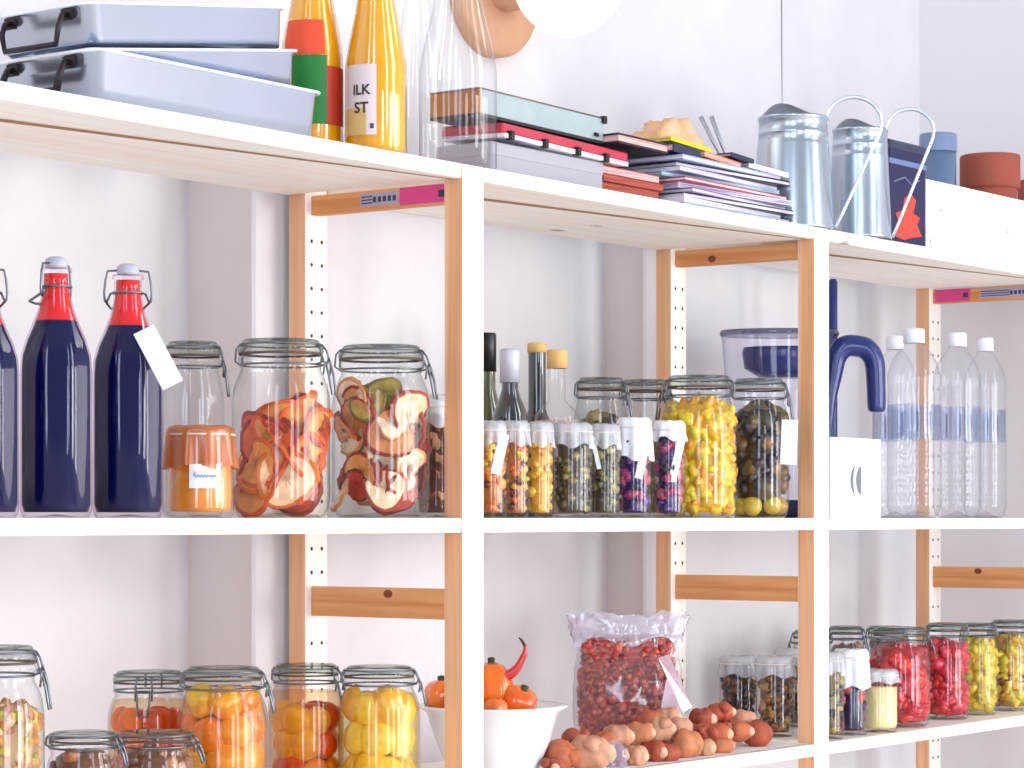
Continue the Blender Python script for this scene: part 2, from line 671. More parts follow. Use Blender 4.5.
# adhesive stickers on the upper rails
pink = mat('pink_sticker', srgb(226, 70, 140), 0.5)
ink = mat('dark_print', srgb(60, 56, 78), 0.5)
lil = mat('pale_print', srgb(176, 170, 196), 0.5)
for fi in (1, 3):
    t0 = FR[fi]
    b = MB()
    ya, yb = (F0 + PD + 0.002, F0 + PD + 0.078) if fi == 1 else (F1 - PD - 0.075, F1 - PD - 0.005)
    z0, z1 = RAILS[0]
    x = t0 + 0.010 - 0.0004
    b.box((x, ya, z0 + 0.002), (x + 0.0004, yb, z1 - 0.001), 0)
    b.box((x - 0.0003, ya + 0.004, z0 + 0.008), (x, ya + 0.014, z1 - 0.008), 1)
    s1 = b.build('sticker', [pink, ink])
    tag(s1, 'pink sticker on the top rail of the frame beside the %s' % ('small covered jars' if fi == 1 else 'clear plastic bottles'), 'sticker')
    b = MB()
    ya, yb = (F0 + PD + 0.080, F0 + PD + 0.142) if fi == 1 else (F0 + PD + 0.03, F0 + PD + 0.13)
    b.box((x, ya, z0 + 0.005), (x + 0.0004, yb, z1 - 0.004), 0)
    for k in range(5):
        yk = ya + 0.004 + k * 0.008
        b.box((x - 0.0003, yk, z0 + 0.009), (x, yk + 0.005, z1 - 0.009), 1)
    for k in range(3):
        zk = z0 + 0.008 + k * 0.004
        b.box((x - 0.0003, ya + 0.042, zk), (x, yb - 0.002, zk + 0.0016), 1)
    s2 = b.build('sticker', [lil, ink])
    tag(s2, 'grey printed sticker next to the pink one on the rail by the %s' % ('small covered jars' if fi == 1 else 'clear plastic bottles'), 'sticker')

# ---------------------------------------------------------------- shelf boards
BAY = ['by the dark wine bottles', 'by the small covered jars', 'by the clear plastic bottles']
BAYLAB = {
    (0, 'top'): 'top pine shelf board carrying the roasting pans and juice bottles',
    (1, 'top'): 'top pine shelf board carrying the pile of magazines',
    (2, 'top'): 'top pine shelf board carrying the watering cans and white crate',
    (0, 'mid'): 'middle pine shelf board carrying the dark wine bottles',
    (1, 'mid'): 'middle pine shelf board carrying the small covered jars',
    (2, 'mid'): 'middle pine shelf board carrying the clear plastic bottles',
    (0, 'low'): 'lower pine shelf board under the jars of orange fruit',
    (1, 'low'): 'lower pine shelf board carrying the bowl and pile of roots',
    (2, 'low'): 'lower pine shelf board carrying the red and yellow jars'}
for bi in range(3):
    x0, x1 = FR[bi] + PW, FR[bi + 1]
    for nm, z in (('top', TOP), ('mid', MID), ('low', LOW)):
        ov = 0.0
        b = MB()
        b.box((x0 + 0.002, F0, z - SHELF_T), (x1 - 0.002, F1, z), 0, bev=0.0015)
        board = b.build('shelf_board', pale_x)
        tag(board, BAYLAB[(bi, nm)], 'shelf', 'pine shelf boards')
        # end pieces reach over the posts' inner halves behind the front post
        if nm != 'mid':
            # open joint between the two planks of the board, seen from below
            s_ = MB()
            zz = z - SHELF_T - 0.0004
            ya, yb = F0 + 0.115, F0 + 0.012
            s_.add([(x0 + 0.004, ya, zz), (x1 - 0.004, yb, zz), (x1 - 0.004, yb + 0.005, zz), (x0 + 0.004, ya + 0.021, zz)], [(0, 1, 2, 3)], 0, False)
            s_.build('plank_joint', seam_m, board)
        # steel pegs
        for xx in (x0, x1):
            pass

# ---------------------------------------------------------------- jars
def jar_profile(R, H, neck=0.82):
    return [(0, 0.006), (R * 0.76, 0.004), (R * 0.82, 0), (R * 0.91, 0.004), (R * 0.97, 0.012), (R, 0.024), (R, H * 0.64), (R * 0.985, H * 0.69), (R * 0.95, H * 0.74),
            (R * 0.885, H * 0.79), (R * neck, H * 0.83), (R * neck, H * 0.87), (R * (neck + 0.05), H * 0.876), (R * (neck + 0.05), H * 0.905), (R * (neck - 0.03), H * 0.912)]


def clip_jar(label, px, pytop, pw, Y, z, group, clasp=0.25, neck=0.82, gl=None, wid=None, lid_glass=None, hang=True, noclasp=False, H=None):
    """clasp: angle of the clip, 0 = picture right, -pi/2 = towards the viewer"""
    loc, rz = place(px, Y, z)
    m = M(px, Y)
    R = pw / 2 * m
    if H is None:
        H = (518 - pytop) * m + HZ - z
    j = thing('clip_top_jar', label, 'jar', loc, rz, group)
    MB().lathe(jar_profile(R, H, neck), 40).build('jar_body', gl or jar_glass, j)
    rr = R * (neck + 0.05)
    MB().lathe([(R * (neck - 0.05), H * 0.913), (rr * 0.99, H * 0.913), (rr * 0.99, H * 0.925), (R * (neck - 0.05), H * 0.925)], 36).build('rubber_ring', gasket_m, j)
    MB().lathe([(R * (neck - 0.06), H * 0.926), (rr, H * 0.928), (rr, H * 0.952), (rr * 0.93, H * 0.968), (rr * 0.90, H * 0.992), (rr * 0.86, H), (rr * 0.5, H * 0.985), (0, H * 0.985)], 36).build('jar_lid', lid_glass or green_glass, j)
    wr = 0.0013
    b = MB()
    b.tube(circ(R * neck + wr, H * 0.858), wr, 6, True)
    b.tube(circ(rr * 0.945 + wr, H * 0.972), wr, 6, True)
    ca, sa = math.cos(clasp), math.sin(clasp)

    def q(rad, side, zz):
        return (rad * ca - side * sa, rad * sa + side * ca, zz)
    for s_ in (-1, 1):
        w_ = s_ * R * 0.20
        b.tube([q(R * neck * 0.98, w_, H * 0.858), q(rr * 1.06, w_, H * 0.865), q(rr * 1.10, w_, H * 0.90), q(rr * 1.05, w_ * 0.9, H * 0.94), q(rr * 0.95, w_ * 0.8, H * 0.972)], wr, 6)
        b.tube([q(rr * 1.10, w_, H * 0.90), q(rr * 1.16, w_, H * 0.86), q(rr * 1.13, w_, H * 0.80)], wr, 6)
        # hinge opposite
        b.tube([q(-R * neck * 0.98, w_, H * 0.858), q(-rr * 1.06, w_, H * 0.88), q(-rr * 1.03, w_, H * 0.95), q(-rr * 0.94, w_ * 0.9, H * 0.972)], wr, 6)
    b.build('wire_bail', wire_m, j)
    b = MB()
    L = H * 0.11
    b.tube([q(rr * 1.16, -R * 0.15, H * 0.87), q(rr * 1.24, -R * 0.15, H * 0.80), q(rr * 1.32, -R * 0.11, H * 0.80 - L), q(rr * 1.32, R * 0.11, H * 0.80 - L), q(rr * 1.24, R * 0.15, H * 0.80), q(rr * 1.16, R * 0.15, H * 0.87)], wr * 1.15, 6, True)
    b.build('clasp', wire_m, j)
    return j, R, H


def bits(j, name, R, z0, z1, cols, n, size, mt=pm, flat=1.0, core=None, asp=1.0, nz=0.18, seg=8, rings=5, label=None, depth=1.0):
    """fine packed filling: many lumps pressed to the glass around a core"""
    b = MB()
    if core:
        b.col = core[:3]
        rc = R - size * 0.8
        b.lathe([(0, z0), (rc * 0.95, z0), (rc, z0 + 0.004), (rc, z1 - 0.004), (rc * 0.8, z1), (0, z1)], 20)
    for i in range(n):
        a = rnd(0, 2 * PI)
        s_ = size * rnd(0.75, 1.25)
        r = (R - s_ * 0.8) * (rnd(0.9, 1.0) if rnd(0, 1) < 0.85 else rnd(0.2, 0.9))
        zz = rnd(z0 + s_ * 0.7, z1)
        if zz > z1 - s_ * 1.2:
            r *= rnd(0.3, 1)
        b.col = jitter(random.choice(cols), 0.16)
        b.blob((r * math.cos(a), r * math.sin(a), zz), (s_ * asp, s_, s_ * flat), (rnd(0, 3), rnd(0, 3), rnd(0, 3)), nz, seg=seg, rings=rings)
    o = b.build(name, mt, j)
    return stuff(o)


_half = {}


def half_mesh(key, col, r, mt=pm, cut=-0.1, flat=0.8, nz=0.06):
    b = MB()
    b.col = col
    b.blob((0, 0, 0), (r, r, r * flat), (0, 0, 0), nz, 1.2, 16, 12, cut=cut)
    me = b.mesh(key)
    me.materials.append(mt)
    return me


def halves(j, name, R, z0, z1, cols, r, per=6, mt=pm, cut=-0.1, flat=0.8, core=None, tilt=0.35):
    mes = [half_mesh(name, c[:3], r, mt, cut, flat) for c in cols]
    zz = z0 + r * 0.95
    k = 0
    while zz < z1 - r * 0.4:
        for i in range(per):
            a = 2 * PI * (i + 0.5 * (k % 2)) / per + rnd(-0.15, 0.15)
            rad = R - r * 0.95
            o = put(name, random.choice(mes), j)
            o.location = (rad * math.cos(a), rad * math.sin(a), zz + rnd(-0.15, 0.15) * r)
            # rounded side outwards
            d = Vector((math.cos(a), math.sin(a), rnd(-0.3, 0.3)))
            o.rotation_euler = d.to_track_quat('Z', 'Y').to_euler()
            s_ = rnd(0.9, 1.08)
            o.scale = (s_, s_, s_)
        zz += r * 1.55
        k += 1
    if core:
        b = MB()
        b.col = core[:3]
        rc = max(R - r * 1.5, 0.006)
        b.lathe([(0, z0), (rc, z0), (rc, z1 - r), (0, z1 - r)], 16)
        b.build('syrup_core', mt, j)


def liquid(j, R, z0, z1, mt, name='syrup', neckR=None):
    b = MB()
    if neckR:
        b.lathe([(0, z0), (R * 0.93, z0), (R, z0 + 0.008), (R, neckR[1]), (neckR[0], neckR[2]), (neckR[0], z1), (0, z1)], 36)
    else:
        b.lathe([(0, z0), (R * 0.90, z0), (R * 0.97, z0 + 0.012), (R, z0 + 0.024), (R, z1 * 0.80), (R * 0.975, z1 * 0.86), (R * 0.94, z1 * 0.92), (R * 0.87, z1), (0, z1)], 36)
    return b.build(name, mt, j)


def tint(name, c, body=0.25):
    return glass(name, c[:3], tuple(x * 0.6 for x in c[:3]), body=body, body_col=tuple(c[:3]) + (1,), ior=1.1)


ORG = [srgb(250, 150, 10)[:3], srgb(240, 110, 10)[:3], srgb(255, 180, 20)[:3]]
GJ = 'clip-top preserving jars'
# --- middle shelf, left bay
j, R, H = clip_jar('empty clip-top jar with greenish lid behind the small marmalade jar', 193, 342, 62, 2.12, MID, GJ, clasp=-0.1)
# dried orange slices
j, R, H = clip_jar('large clip-top jar of dried orange slices, between marmalade jar and jar of brown fruit', 281, 340, 98, 2.03, MID, GJ, clasp=-0.35)


def slices(j, name, R, z0, z1, spec, n, rmin, rmax, seedz=0, order=True):
    """thin curled slices leaning in the jar, each a part"""
    for i in range(n):
        r = rnd(rmin, rmax)
        c = random.choice(spec)
        b = MB()
        b.col = jitter(c[0], 0.12)
        th = rnd(0.0015, 0.003)
        amp = rnd(0.10, 0.3) * r
        ph = rnd(0, 6)
        N = 20
        prof = [(0, 0), (r * 0.3, 0), (r * 0.6, 0), (r * 0.86, 0)]

        def wob(rr, z, a, jx, amp=amp, ph=ph, r=r):
            return rr * (1 + 0.07 * math.sin(3 * a + ph)), z + amp * (rr / r) ** 2 * math.sin(2 * a + ph) + 0.0015 * math.sin(9 * a + ph)
        b.lathe([(p[0], th) for p in prof], N, wob=wob)
        b.lathe([(p[0], -th) for p in prof], N, wob=wob)
        b.col = jitter(c[1], 0.12)
        b.lathe([(r * 0.86, th), (r * 0.97, th * 0.9), (r, 0), (r * 0.97, -th * 0.9), (r * 0.86, -th)], N, wob=wob)
        o = b.build(name, pm_dry, j)
        zz = z0 + r * 0.75 + (z1 - z0 - r * 1.5) * (i / max(1, n - 1))
        a = rnd(0, 2 * PI) if i % 3 else rnd(-PI * 0.8, -PI * 0.2)
        lim = max(0.0, R - r * 1.03)
        rad = math.sqrt(max(0, R * R - r * r)) * rnd(0.55, 0.97)
        o.location = (rad * math.cos(a), rad * math.sin(a), zz)
        d = Vector((math.cos(a), math.sin(a), rnd(-0.7, 0.7)))
        o.rotation_euler = d.to_track_quat('Z', 'Y').to_euler()
    return


orange_spec = [(srgb(240, 150, 70)[:3], srgb(225, 90, 25)[:3]), (srgb(248, 200, 165)[:3], srgb(230, 120, 50)[:3]), (srgb(226, 90, 40)[:3], srgb(170, 50, 25)[:3])]
slices(j, 'orange_slice', R * 0.97, 0.008, H * 0.70, orange_spec, 26, R * 0.55, R * 0.74)
# mixed dried fruit
j, R, H = clip_jar('large clip-top jar of mixed dried fruit slices beside the pine post', 381, 346, 98, 2.022, MID, GJ, clasp=-0.25)
apple_spec = [(srgb(246, 214, 175)[:3], srgb(190, 70, 50)[:3]), (srgb(226, 150, 84)[:3], srgb(160, 50, 40)[:3]), (srgb(186, 64, 46)[:3], srgb(120, 34, 34)[:3]), (srgb(242, 218, 186)[:3], srgb(214, 150, 90)[:3])]
slices(j, 'fruit_slice', R * 0.97, 0.008, H * 0.78, apple_spec, 52, R * 0.34, R * 0.54)
slices(j, 'dried_mushroom', R * 0.95, H * 0.52, H * 0.80, [(srgb(186, 160, 70)[:3], srgb(130, 110, 50)[:3])], 7, R * 0.3, R * 0.42)


def covered_jar(label, px, pytop, pw, Y, z, group, cover_mat, fill, cat='jar', skirt=0.22, tagp=None, seam=0, cover_drop=None, shape='straight', H=None):
    """small straight jar with a tied cover"""
    loc, rz = place(px, Y, z)
    m = M(px, Y)
    R = pw / 2 * m
    if H is None:
        H = (518 - pytop) * m + HZ - z
    j = thing('covered_jar', label, cat, loc, rz, group)
    MB().lathe([(0, 0.004), (R * 0.88, 0), (R * 0.98, 0.005), (R, 0.012), (R, H * 0.84), (R * 0.93, H * 0.90), (R * 0.90, H * 0.97), (0, H * 0.97)], 32).build('jar_body', jar_glass, j)
    ph = rnd(0, 6)
    sk = cover_drop or skirt

    def wob(r, zz, a, jx):
        if jx >= 2:
            k = jx - 1
            return r * (1 + 0.022 * k * math.sin(9 * a + ph)), zz - 0.008 * H * k * (1 + math.sin(5 * a + ph)) * 0.7
        return r, zz + 0.0008 * math.sin(7 * a)
    b = MB()
    b.lathe([(0, H), (R * 0.88, H * 0.998), (R * 0.99, H * 0.975), (R * 1.0, H * 0.93), (R * 0.99, H * 0.90), (R * 1.04, H * (1 - sk * 0.75)), (R * 1.07, H * (1 - sk))], 48, wob=wob)
    b.build('cover', cover_mat, j)
    b = MB()
    b.tube(circ(R * 1.01, H * 0.905, 30), 0.0011, 6, True)
    b.build('string', mat('string', srgb(225, 215, 200), 0.8), j)
    fill(j, R * 0.96, 0.007, H * 0.84)
    if tagp:
        side, drop, wid = tagp
        b = MB()
        Lz = drop * H
        xf = Matrix.Translation((side * R * 0.85, -R * 0.85, H * 0.86)) @ Matrix.Rotation(side * 0.22, 4, 'Y')
        b.box((-wid / 2, -0.0006, -Lz), (wid / 2, 0, 0), 0, xf=xf)
        b.build('paper_tag', paper, j)
    return j, R, H


cello = glass('cellophane', (0.93, 0.93, 0.95), (0.6, 0.6, 0.66), body=0.45, body_col=srgb(238, 238, 244), rough=0.2)
cloth_w = mat('white_cloth', srgb(240, 240, 246), 0.9, bump=0.2, bump_scale=80)
orange_cello = glass('amber_cellophane', (0.95, 0.6, 0.28), (0.7, 0.3, 0.08), body=0.55, body_col=srgb(214, 120, 52), rough=0.2)
marm_m = mat('marmalade', srgb(236, 140, 40), 0.25, noise_amt=0.2, noise_scale=60, coat=0.6)


def marmalade(j, R, z0, z1):
    b = MB()
    b.lathe([(0, z0), (R * 0.9, z0), (R * 0.97, z0 + 0.006), (R * 0.97, z1), (0, z1)], 30)
    b.build('marmalade', marm_m, j)


j, R, H = covered_jar('squat marmalade jar with amber film cover and white handwritten label', 200, 426, 68, 1.995, MID, 'small jars with tied covers', orange_cello, marmalade, skirt=0.42)
b = MB()
b.lathe([(R + 0.0006, H * 0.32), (R + 0.0006, H * 0.58)], 12, R_(-90 - 18), R_(-90 + 36))
b.build('jar_label', paper, j)
b = MB()
pts = []
for i in range(26):
    a = R_(-90 - 10 + i * 1.5)
    pts.append(((R + 0.0014) * math.cos(a), (R + 0.0014) * math.sin(a), H * 0.45 + 0.0022 * math.sin(i * 1.7) + (0.003 if i == 1 else 0)))
b.tube(pts, 0.0004, 5)
b.build('handwriting', mat('blue_ink', srgb(70, 110, 180), 0.5), j)

# the jar seen through the ladder frame
def brown_fill(j, R, z0, z1):
    bits(j, 'dried_fruit', R, z0, z1, [srgb(150, 80, 50)[:3], srgb(200, 140, 90)[:3], srgb(90, 40, 35)[:3], srgb(215, 170, 120)[:3]], 110, 0.007, pm_dry, 0.35, srgb(100, 50, 40))


covered_jar('small jar of brown dried fruit seen through the frame behind the big fruit jars', 437, 395, 46, 2.085, MID, 'small jars with tied covers', cello, brown_fill)

# ---------------------------------------------------------------- dark wine bottles with swing tops
wine_body = mat('dark_berry_cordial', srgb(6, 12, 66), 0.12, spec=0.05)  # same cordial as the neck, darkened where little light gets through
wine_neck = mat('red_cordial', srgb(226, 28, 34), 0.12, spec=0.3)  # red painted in for light passing through the thin neck
bottle_glass = glass('bottle_glass', (0.98, 0.97, 0.99), (0.72, 0.50, 0.72), gl=0.9)
porcelain = mat('grey_stopper', srgb(178, 180, 194), 0.35)


def ribbed(R, z, seg_):
    pass


def swing_bottle(label, px, pytop, pw, Y, z, clip_turn=0.0, group='dark cordial bottles', tagged=False, fill=0.755):
    loc, rz = place(px, Y, z)
    m = M(px, Y)
    R = pw / 2 * m
    H = (518 - pytop) * m + HZ - z
    t = thing('swing_top_bottle', label, 'bottle', loc, rz, group)
    rn = R * 0.37

    def sq(prof_z):
        return prof_z
    # eight-sided lower body, round neck
    prof = [(0, 0.004), (R * 0.88, 0), (R, 0.008), (R, H * 0.56), (R * 0.97, H * 0.62), (R * 0.84, H * 0.68), (R * 0.65, H * 0.735), (R * 0.50, H * 0.79), (rn * 1.12, H * 0.84), (rn, H * 0.90), (rn, H * 0.935), (rn * 1.15, H * 0.94), (rn * 1.15, H * 0.955), (rn * 0.8, H * 0.957)]

    def wob(r, zz, a, jx):
        if 1 < jx < 6:
            return r * (1 - 0.045 * (0.5 + 0.5 * math.cos(8 * a))), zz
        return r, zz
    MB().lathe(prof, 64, wob=wob).build('bottle_glass', bottle_glass, t)
    b = MB()
    inn = [(0, 0.008), (R * 0.86, 0.006), (R * 0.955, 0.014), (R * 0.955, H * 0.56), (R * 0.925, H * 0.62), (R * 0.79, H * 0.68), (R * 0.60, H * 0.735), (R * 0.55, H * fill)]
    b.lathe(inn, 64, wob=wob)
    b.build('cordial', wine_body, t)
    b = MB()
    b.lathe([(R * 0.55, H * fill), (R * 0.46, H * 0.79), (rn * 1.03, H * 0.84), (rn * 0.88, H * 0.90), (rn * 0.88, H * 0.935), (0, H * 0.935)], 32)
    b.build('neck_cordial', wine_neck, t)
    b = MB()
    b.lathe([(0, H * 0.955), (rn * 0.80, H * 0.957), (rn * 0.84, H * 0.965), (rn * 0.78, H * 0.99), (rn * 0.5, H), (0, H)], 24)
    b.build('stopper', porcelain, t)
    b = MB()
    wr = 0.0014
    ca, sa = math.cos(clip_turn), math.sin(clip_turn)

    def q(side, front, zz):
        return (side * ca - front * sa, side * sa + front * ca, zz)
    b.tube(circ(rn * 1.12, H * 0.885, 24), wr, 6, True)
    for s_ in (-1, 1):
        b.tube([q(s_ * rn * 0.6, 0, H * 0.975), q(s_ * rn * 1.5, 0, H * 0.97), q(s_ * rn * 1.65, 0, H * 0.935), q(s_ * rn * 1.75, 0, H * 0.885), q(s_ * rn * 1.7, 0, H * 0.855), q(s_ * rn * 1.6, 0, H * 0.845), q(s_ * rn * 1.25, 0, H * 0.885)], wr, 6)
    # lower lever hanging behind the neck
    b.tube([q(-rn * 1.7, 0, H * 0.855), q(-rn * 1.2, rn * 1.5, H * 0.83), q(0, rn * 1.9, H * 0.825), q(rn * 1.2, rn * 1.5, H * 0.83), q(rn * 1.7, 0, H * 0.855)], wr, 6)
    b.build('wire_bail', wire_m, t)
    if tagged:
        b = MB()
        xf = Matrix.Translation((R * 0.42, -R * 0.75, H * 0.735)) @ Matrix.Rotation(-R_(27), 4, 'Y') @ Matrix.Rotation(R_(-20), 4, 'X')
        b.box((-0.012, -0.0006, -0.072), (0.012, 0.0006, 0.0), 0, xf=xf)
        b.tube([(R * 0.42, -R * 0.72, H * 0.735), (rn, -rn, H * 0.80)], 0.0007, 5)
        b.build('paper_tag', paper, t)
    return t


swing_bottle('dark cordial bottle cut off at the left edge of the picture', -17, 262, 74, 1.998, MID)
swing_bottle('untagged dark cordial bottle with red neck, second from the paper tag bottle', 56, 257, 74, 1.998, MID, 0.9)
swing_bottle('dark cordial bottle with red neck and white paper tag, next to the marmalade jar', 128, 264, 73, 1.998, MID, 0.05, tagged=True)

# ---------------------------------------------------------------- middle shelf, middle bay : front row of small jars
YEL = [srgb(245, 190, 40)[:3], srgb(235, 160, 40)[:3], srgb(250, 210, 80)[:3], srgb(200, 110, 30)[:3]]
OLV = [srgb(90, 75, 45)[:3], srgb(60, 45, 40)[:3], srgb(130, 115, 60)[:3], srgb(45, 30, 40)[:3], srgb(160, 150, 90)[:3]]
PUR = [srgb(70, 20, 110)[:3], srgb(170, 40, 110)[:3], srgb(30, 15, 60)[:3], srgb(215, 90, 110)[:3]]


def f_bits(cols, n, size, core, mt=pm, flat=0.8, name='preserve'):
    return lambda j, R, z0, z1: bits(j, name, R, z0, z1, cols, n, size, mt, flat, core)


GS = 'small jars with tied covers'
ora = [srgb(248, 170, 24)[:3], srgb(228, 112, 16)[:3], srgb(252, 200, 60)[:3], srgb(120, 40, 20)[:3]]
covered_jar('small jar of orange pieces with a white tag, first beside the tall pine post', 492, 421, 29, 1.985, MID, GS, cello, f_bits(ora, 70, 0.006, srgb(200, 120, 40)), tagp=(1, 0.42, 0.013))
covered_jar('small jar of orange and brown pieces, second from the tall pine post', 516, 421, 27, 2.0, MID, GS, cello, f_bits(ora[:3] + [srgb(110, 40, 20)[:3]], 70, 0.006, srgb(190, 110, 40)))
covered_jar('small jar of bright yellow pieces between the orange jar and the olive jar', 540, 422, 27, 2.0, MID, GS, cello, f_bits(YEL[:3], 80, 0.006, srgb(235, 170, 40)))
covered_jar('wider small jar of dark olive pieces beside the bright yellow one', 573, 423, 39, 1.99, MID, GS, cello, f_bits(OLV, 110, 0.006, srgb(70, 60, 40)))
covered_jar('small jar of brown olive pieces with a hanging paper tag', 605, 424, 30, 1.985, MID, GS, cello, f_bits(OLV, 90, 0.006, srgb(90, 80, 50)), tagp=(-1, 0.35, 0.006))
covered_jar('small jar of purple beets with a deep crumpled white cover and tag', 634, 418, 35, 1.99, MID, GS, cloth_w, f_bits(PUR, 60, 0.008, srgb(50, 20, 90)), skirt=0.38, tagp=(1, 0.48, 0.011))
covered_jar('small jar of purple beets with a flat white cover, beside the tall yellow bean jar', 669, 421, 32, 1.99, MID, GS, cloth_w, f_bits(PUR, 60, 0.008, srgb(50, 20, 90)), skirt=0.16, tagp=(1, 0.5, 0.011))

# tall clip jars behind
j, R, H = clip_jar('tall clip-top jar packed with yellow beans', 699, 376, 76, 2.02, MID, GJ, clasp=PI + 0.3)
bits(j, 'yellow_beans', R * 0.96, 0.008, H * 0.80, [srgb(250, 205, 20)[:3], srgb(240, 185, 15)[:3], srgb(252, 218, 50)[:3], srgb(246, 165, 20)[:3]], 400, 0.0105, pm, 0.62, srgb(225, 165, 20), asp=1.5)
j, R, H = clip_jar('tall clip-top jar of dark pickles with a white tag beside the post', 759, 379, 60, 2.01, MID, GJ, clasp=-0.15)
bits(j, 'dark_pickles', R * 0.96, 0.03, H * 0.78, [srgb(50, 35, 35)[:3], srgb(35, 25, 40)[:3], srgb(110, 85, 35)[:3], srgb(80, 70, 60)[:3], srgb(140, 90, 50)[:3]], 110, 0.012, pm, 1.0, srgb(40, 30, 30), asp=1.4)
halves(j, 'yellow_plum', R * 0.96, 0.004, 0.040, [srgb(225, 190, 60), srgb(190, 150, 50)], 0.0145, 7, pm, -1.1, 1.0, srgb(50, 40, 30))
b = MB()
xf = Matrix.Translation((R * 1.02, -R * 0.72, H * 0.70)) @ Matrix.Rotation(0.04, 4, 'Y')
b.box((-0.012, -0.0006, -0.066), (0.012, 0, 0), 0, xf=xf)
b.tube([(R * 1.02, -R * 0.72, H * 0.70), (R * 0.85, -R * 0.3, H * 0.86)], 0.0007, 5)
b.build('paper_tag', paper, j)
j, R, H = clip_jar('clip-top jar with empty upper half behind the dark olive jar', 601, 378, 56, 2.11, MID, GJ, clasp=-0.2)
bits(j, 'dark_preserve', R * 0.95, 0.008, H * 0.72, OLV, 90, 0.011, pm, 0.8, srgb(50, 40, 30))
j, R, H = clip_jar('clip-top jar half hidden between two others behind the purple beets', 645, 380, 54, 2.125, MID, GJ, clasp=-0.2)
bits(j, 'pale_preserve', R * 0.95, 0.008, H * 0.66, [srgb(190, 180, 150)[:3], srgb(150, 120, 90)[:3]], 90, 0.011, pm, 0.8, srgb(150, 130, 100))


# back row of bottles
def simple_bottle(name, label, px, pytop, pw, Y, z, glass_m, cap_mat, cap_h, neck=0.42, shoulder=0.55, neckz=0.7, capname='cap', fillm=None, group=None, capr=1.1, cat='bottle', fill=0.6):
    loc, rz = place(px, Y, z)
    m = M(px, Y)
    R = pw / 2 * m
    H = (518 - pytop) * m + HZ - z
    t = thing(name, label, cat, loc, rz, group)
    rn = R * neck
    prof = [(0, 0.004), (R * 0.9, 0), (R, 0.006), (R, H * shoulder), (R * 0.93, H * (shoulder * 0.7 + neckz * 0.3)), (R * 0.65, H * (shoulder * 0.3 + neckz * 0.7)), (rn, H * neckz), (rn, H * (1 - cap_h * 0.6))]
    MB().lathe(prof, 32).build('bottle_body', glass_m, t)
    MB().lathe([(rn * capr * 0.9, H * (1 - cap_h)), (rn * capr, H * (1 - cap_h)), (rn * capr, H * 0.99), (rn * capr * 0.9, H), (0, H)], 24).build(capname, cap_mat, t)
    if fillm:
        q = 0.95
        b = MB()
        hs = min(fill, 0.97)
        pr = [(0, 0.006), (R * 0.9 * q, 0.005), (R * q, 0.01)]
        for r, zz in prof[3:]:
            if zz < H * hs:
                pr.append((r * q, zz))
        pr.append((pr[-1][0], H * hs))
        pr.append((0, H * hs))
        b.lathe(pr, 32)
        b.build('liquid', fillm, t)
    return t, R, H


dark_gl = mat('near_black_glass', srgb(22, 26, 30), 0.06, spec=0.8, coat=1)
olive_gl = mat('olive_glass', srgb(70, 74, 30), 0.08, spec=0.8, coat=1)
black_cap = mat('black_cap', srgb(18, 16, 18), 0.35)
silver_cap = mat('silver_cap', srgb(196, 196, 206), 0.4, metal=0.3)
cork = mat('cork', srgb(222, 178, 110), 0.8, noise_amt=0.15, noise_scale=120)
BB = 'bottles in the back row behind the small jars'
simple_bottle('oil_bottle', 'olive glass bottle with black cap standing right beside the tall post', 487, 333, 34, 2.13, MID, olive_gl, black_cap, 0.21, 0.5, 0.52, 0.70, group=BB)
t, R, H = simple_bottle('oil_bottle', 'dark bottle with a silver grey cap behind the first small jars', 510, 349, 36, 2.05, MID, dark_gl, silver_cap, 0.20, 0.46, 0.56, 0.76, group=BB, capr=1.25)
MB().lathe([(R + 0.0006, H * 0.30), (R + 0.0006, H * 0.50)], 12, R_(-140), R_(-60)).build('bottle_label', mat('lilac_label', srgb(214, 200, 214), 0.7), t)
simple_bottle('oil_bottle', 'slim black bottle with brown cork stopper', 537, 343, 34, 2.135, MID, dark_gl, cork, 0.055, 0.52, 0.5, 0.62, 'cork', group=BB, capr=1.1)
simple_bottle('oil_bottle', 'clear small bottle with round pale cork behind the yellow jar', 557, 350, 46, 2.055, MID, clear_glass, cork, 0.11, 0.36, 0.58, 0.70, 'cork', mat('rose_liquid', srgb(205, 170, 165), 0.3), BB, 1.25, fill=0.58)

# ---------------------------------------------------------------- water filter jug
navy = mat('navy_plastic', srgb(22, 42, 110), 0.25, coat=0.3)
clear_pl = glass('jug_clear_plastic', (0.93, 0.93, 0.97), (0.45, 0.48, 0.65), rough=0.06)
pL, pRt = Vector((T(722, 2.195), 2.195)), Vector((T(884, 1.995), 1.995))
mid2 = (pL + pRt) / 2
ax = math.atan2(pRt.y - pL.y, pRt.x - pL.x)
LJ = (pRt - pL).length
jug = thing('water_filter_jug', 'clear water filter jug with navy blue handle and reservoir behind the post', 'jug', (mid2.x, mid2.y, MID), ax)
hJ = (518 - 334) * M(760, 2.15)


def oval(b, prof, cx0, seg=36, mi=0):
    """prof: (half length, half width, z)"""
    vs, fs = [], []
    for i in range(seg):
        a = 2 * PI * i / seg
        for (A, B, z) in prof:
            vs.append((cx0 + A * math.cos(a), B * math.sin(a), z))
    m_ = len(prof)
    for i in range(seg):
        i2 = (i + 1) % seg
        for k in range(m_ - 1):
            fs.append((i * m_ + k, i2 * m_ + k, i2 * m_ + k + 1, i * m_ + k + 1))
    return b.add(vs, fs, mi, True)


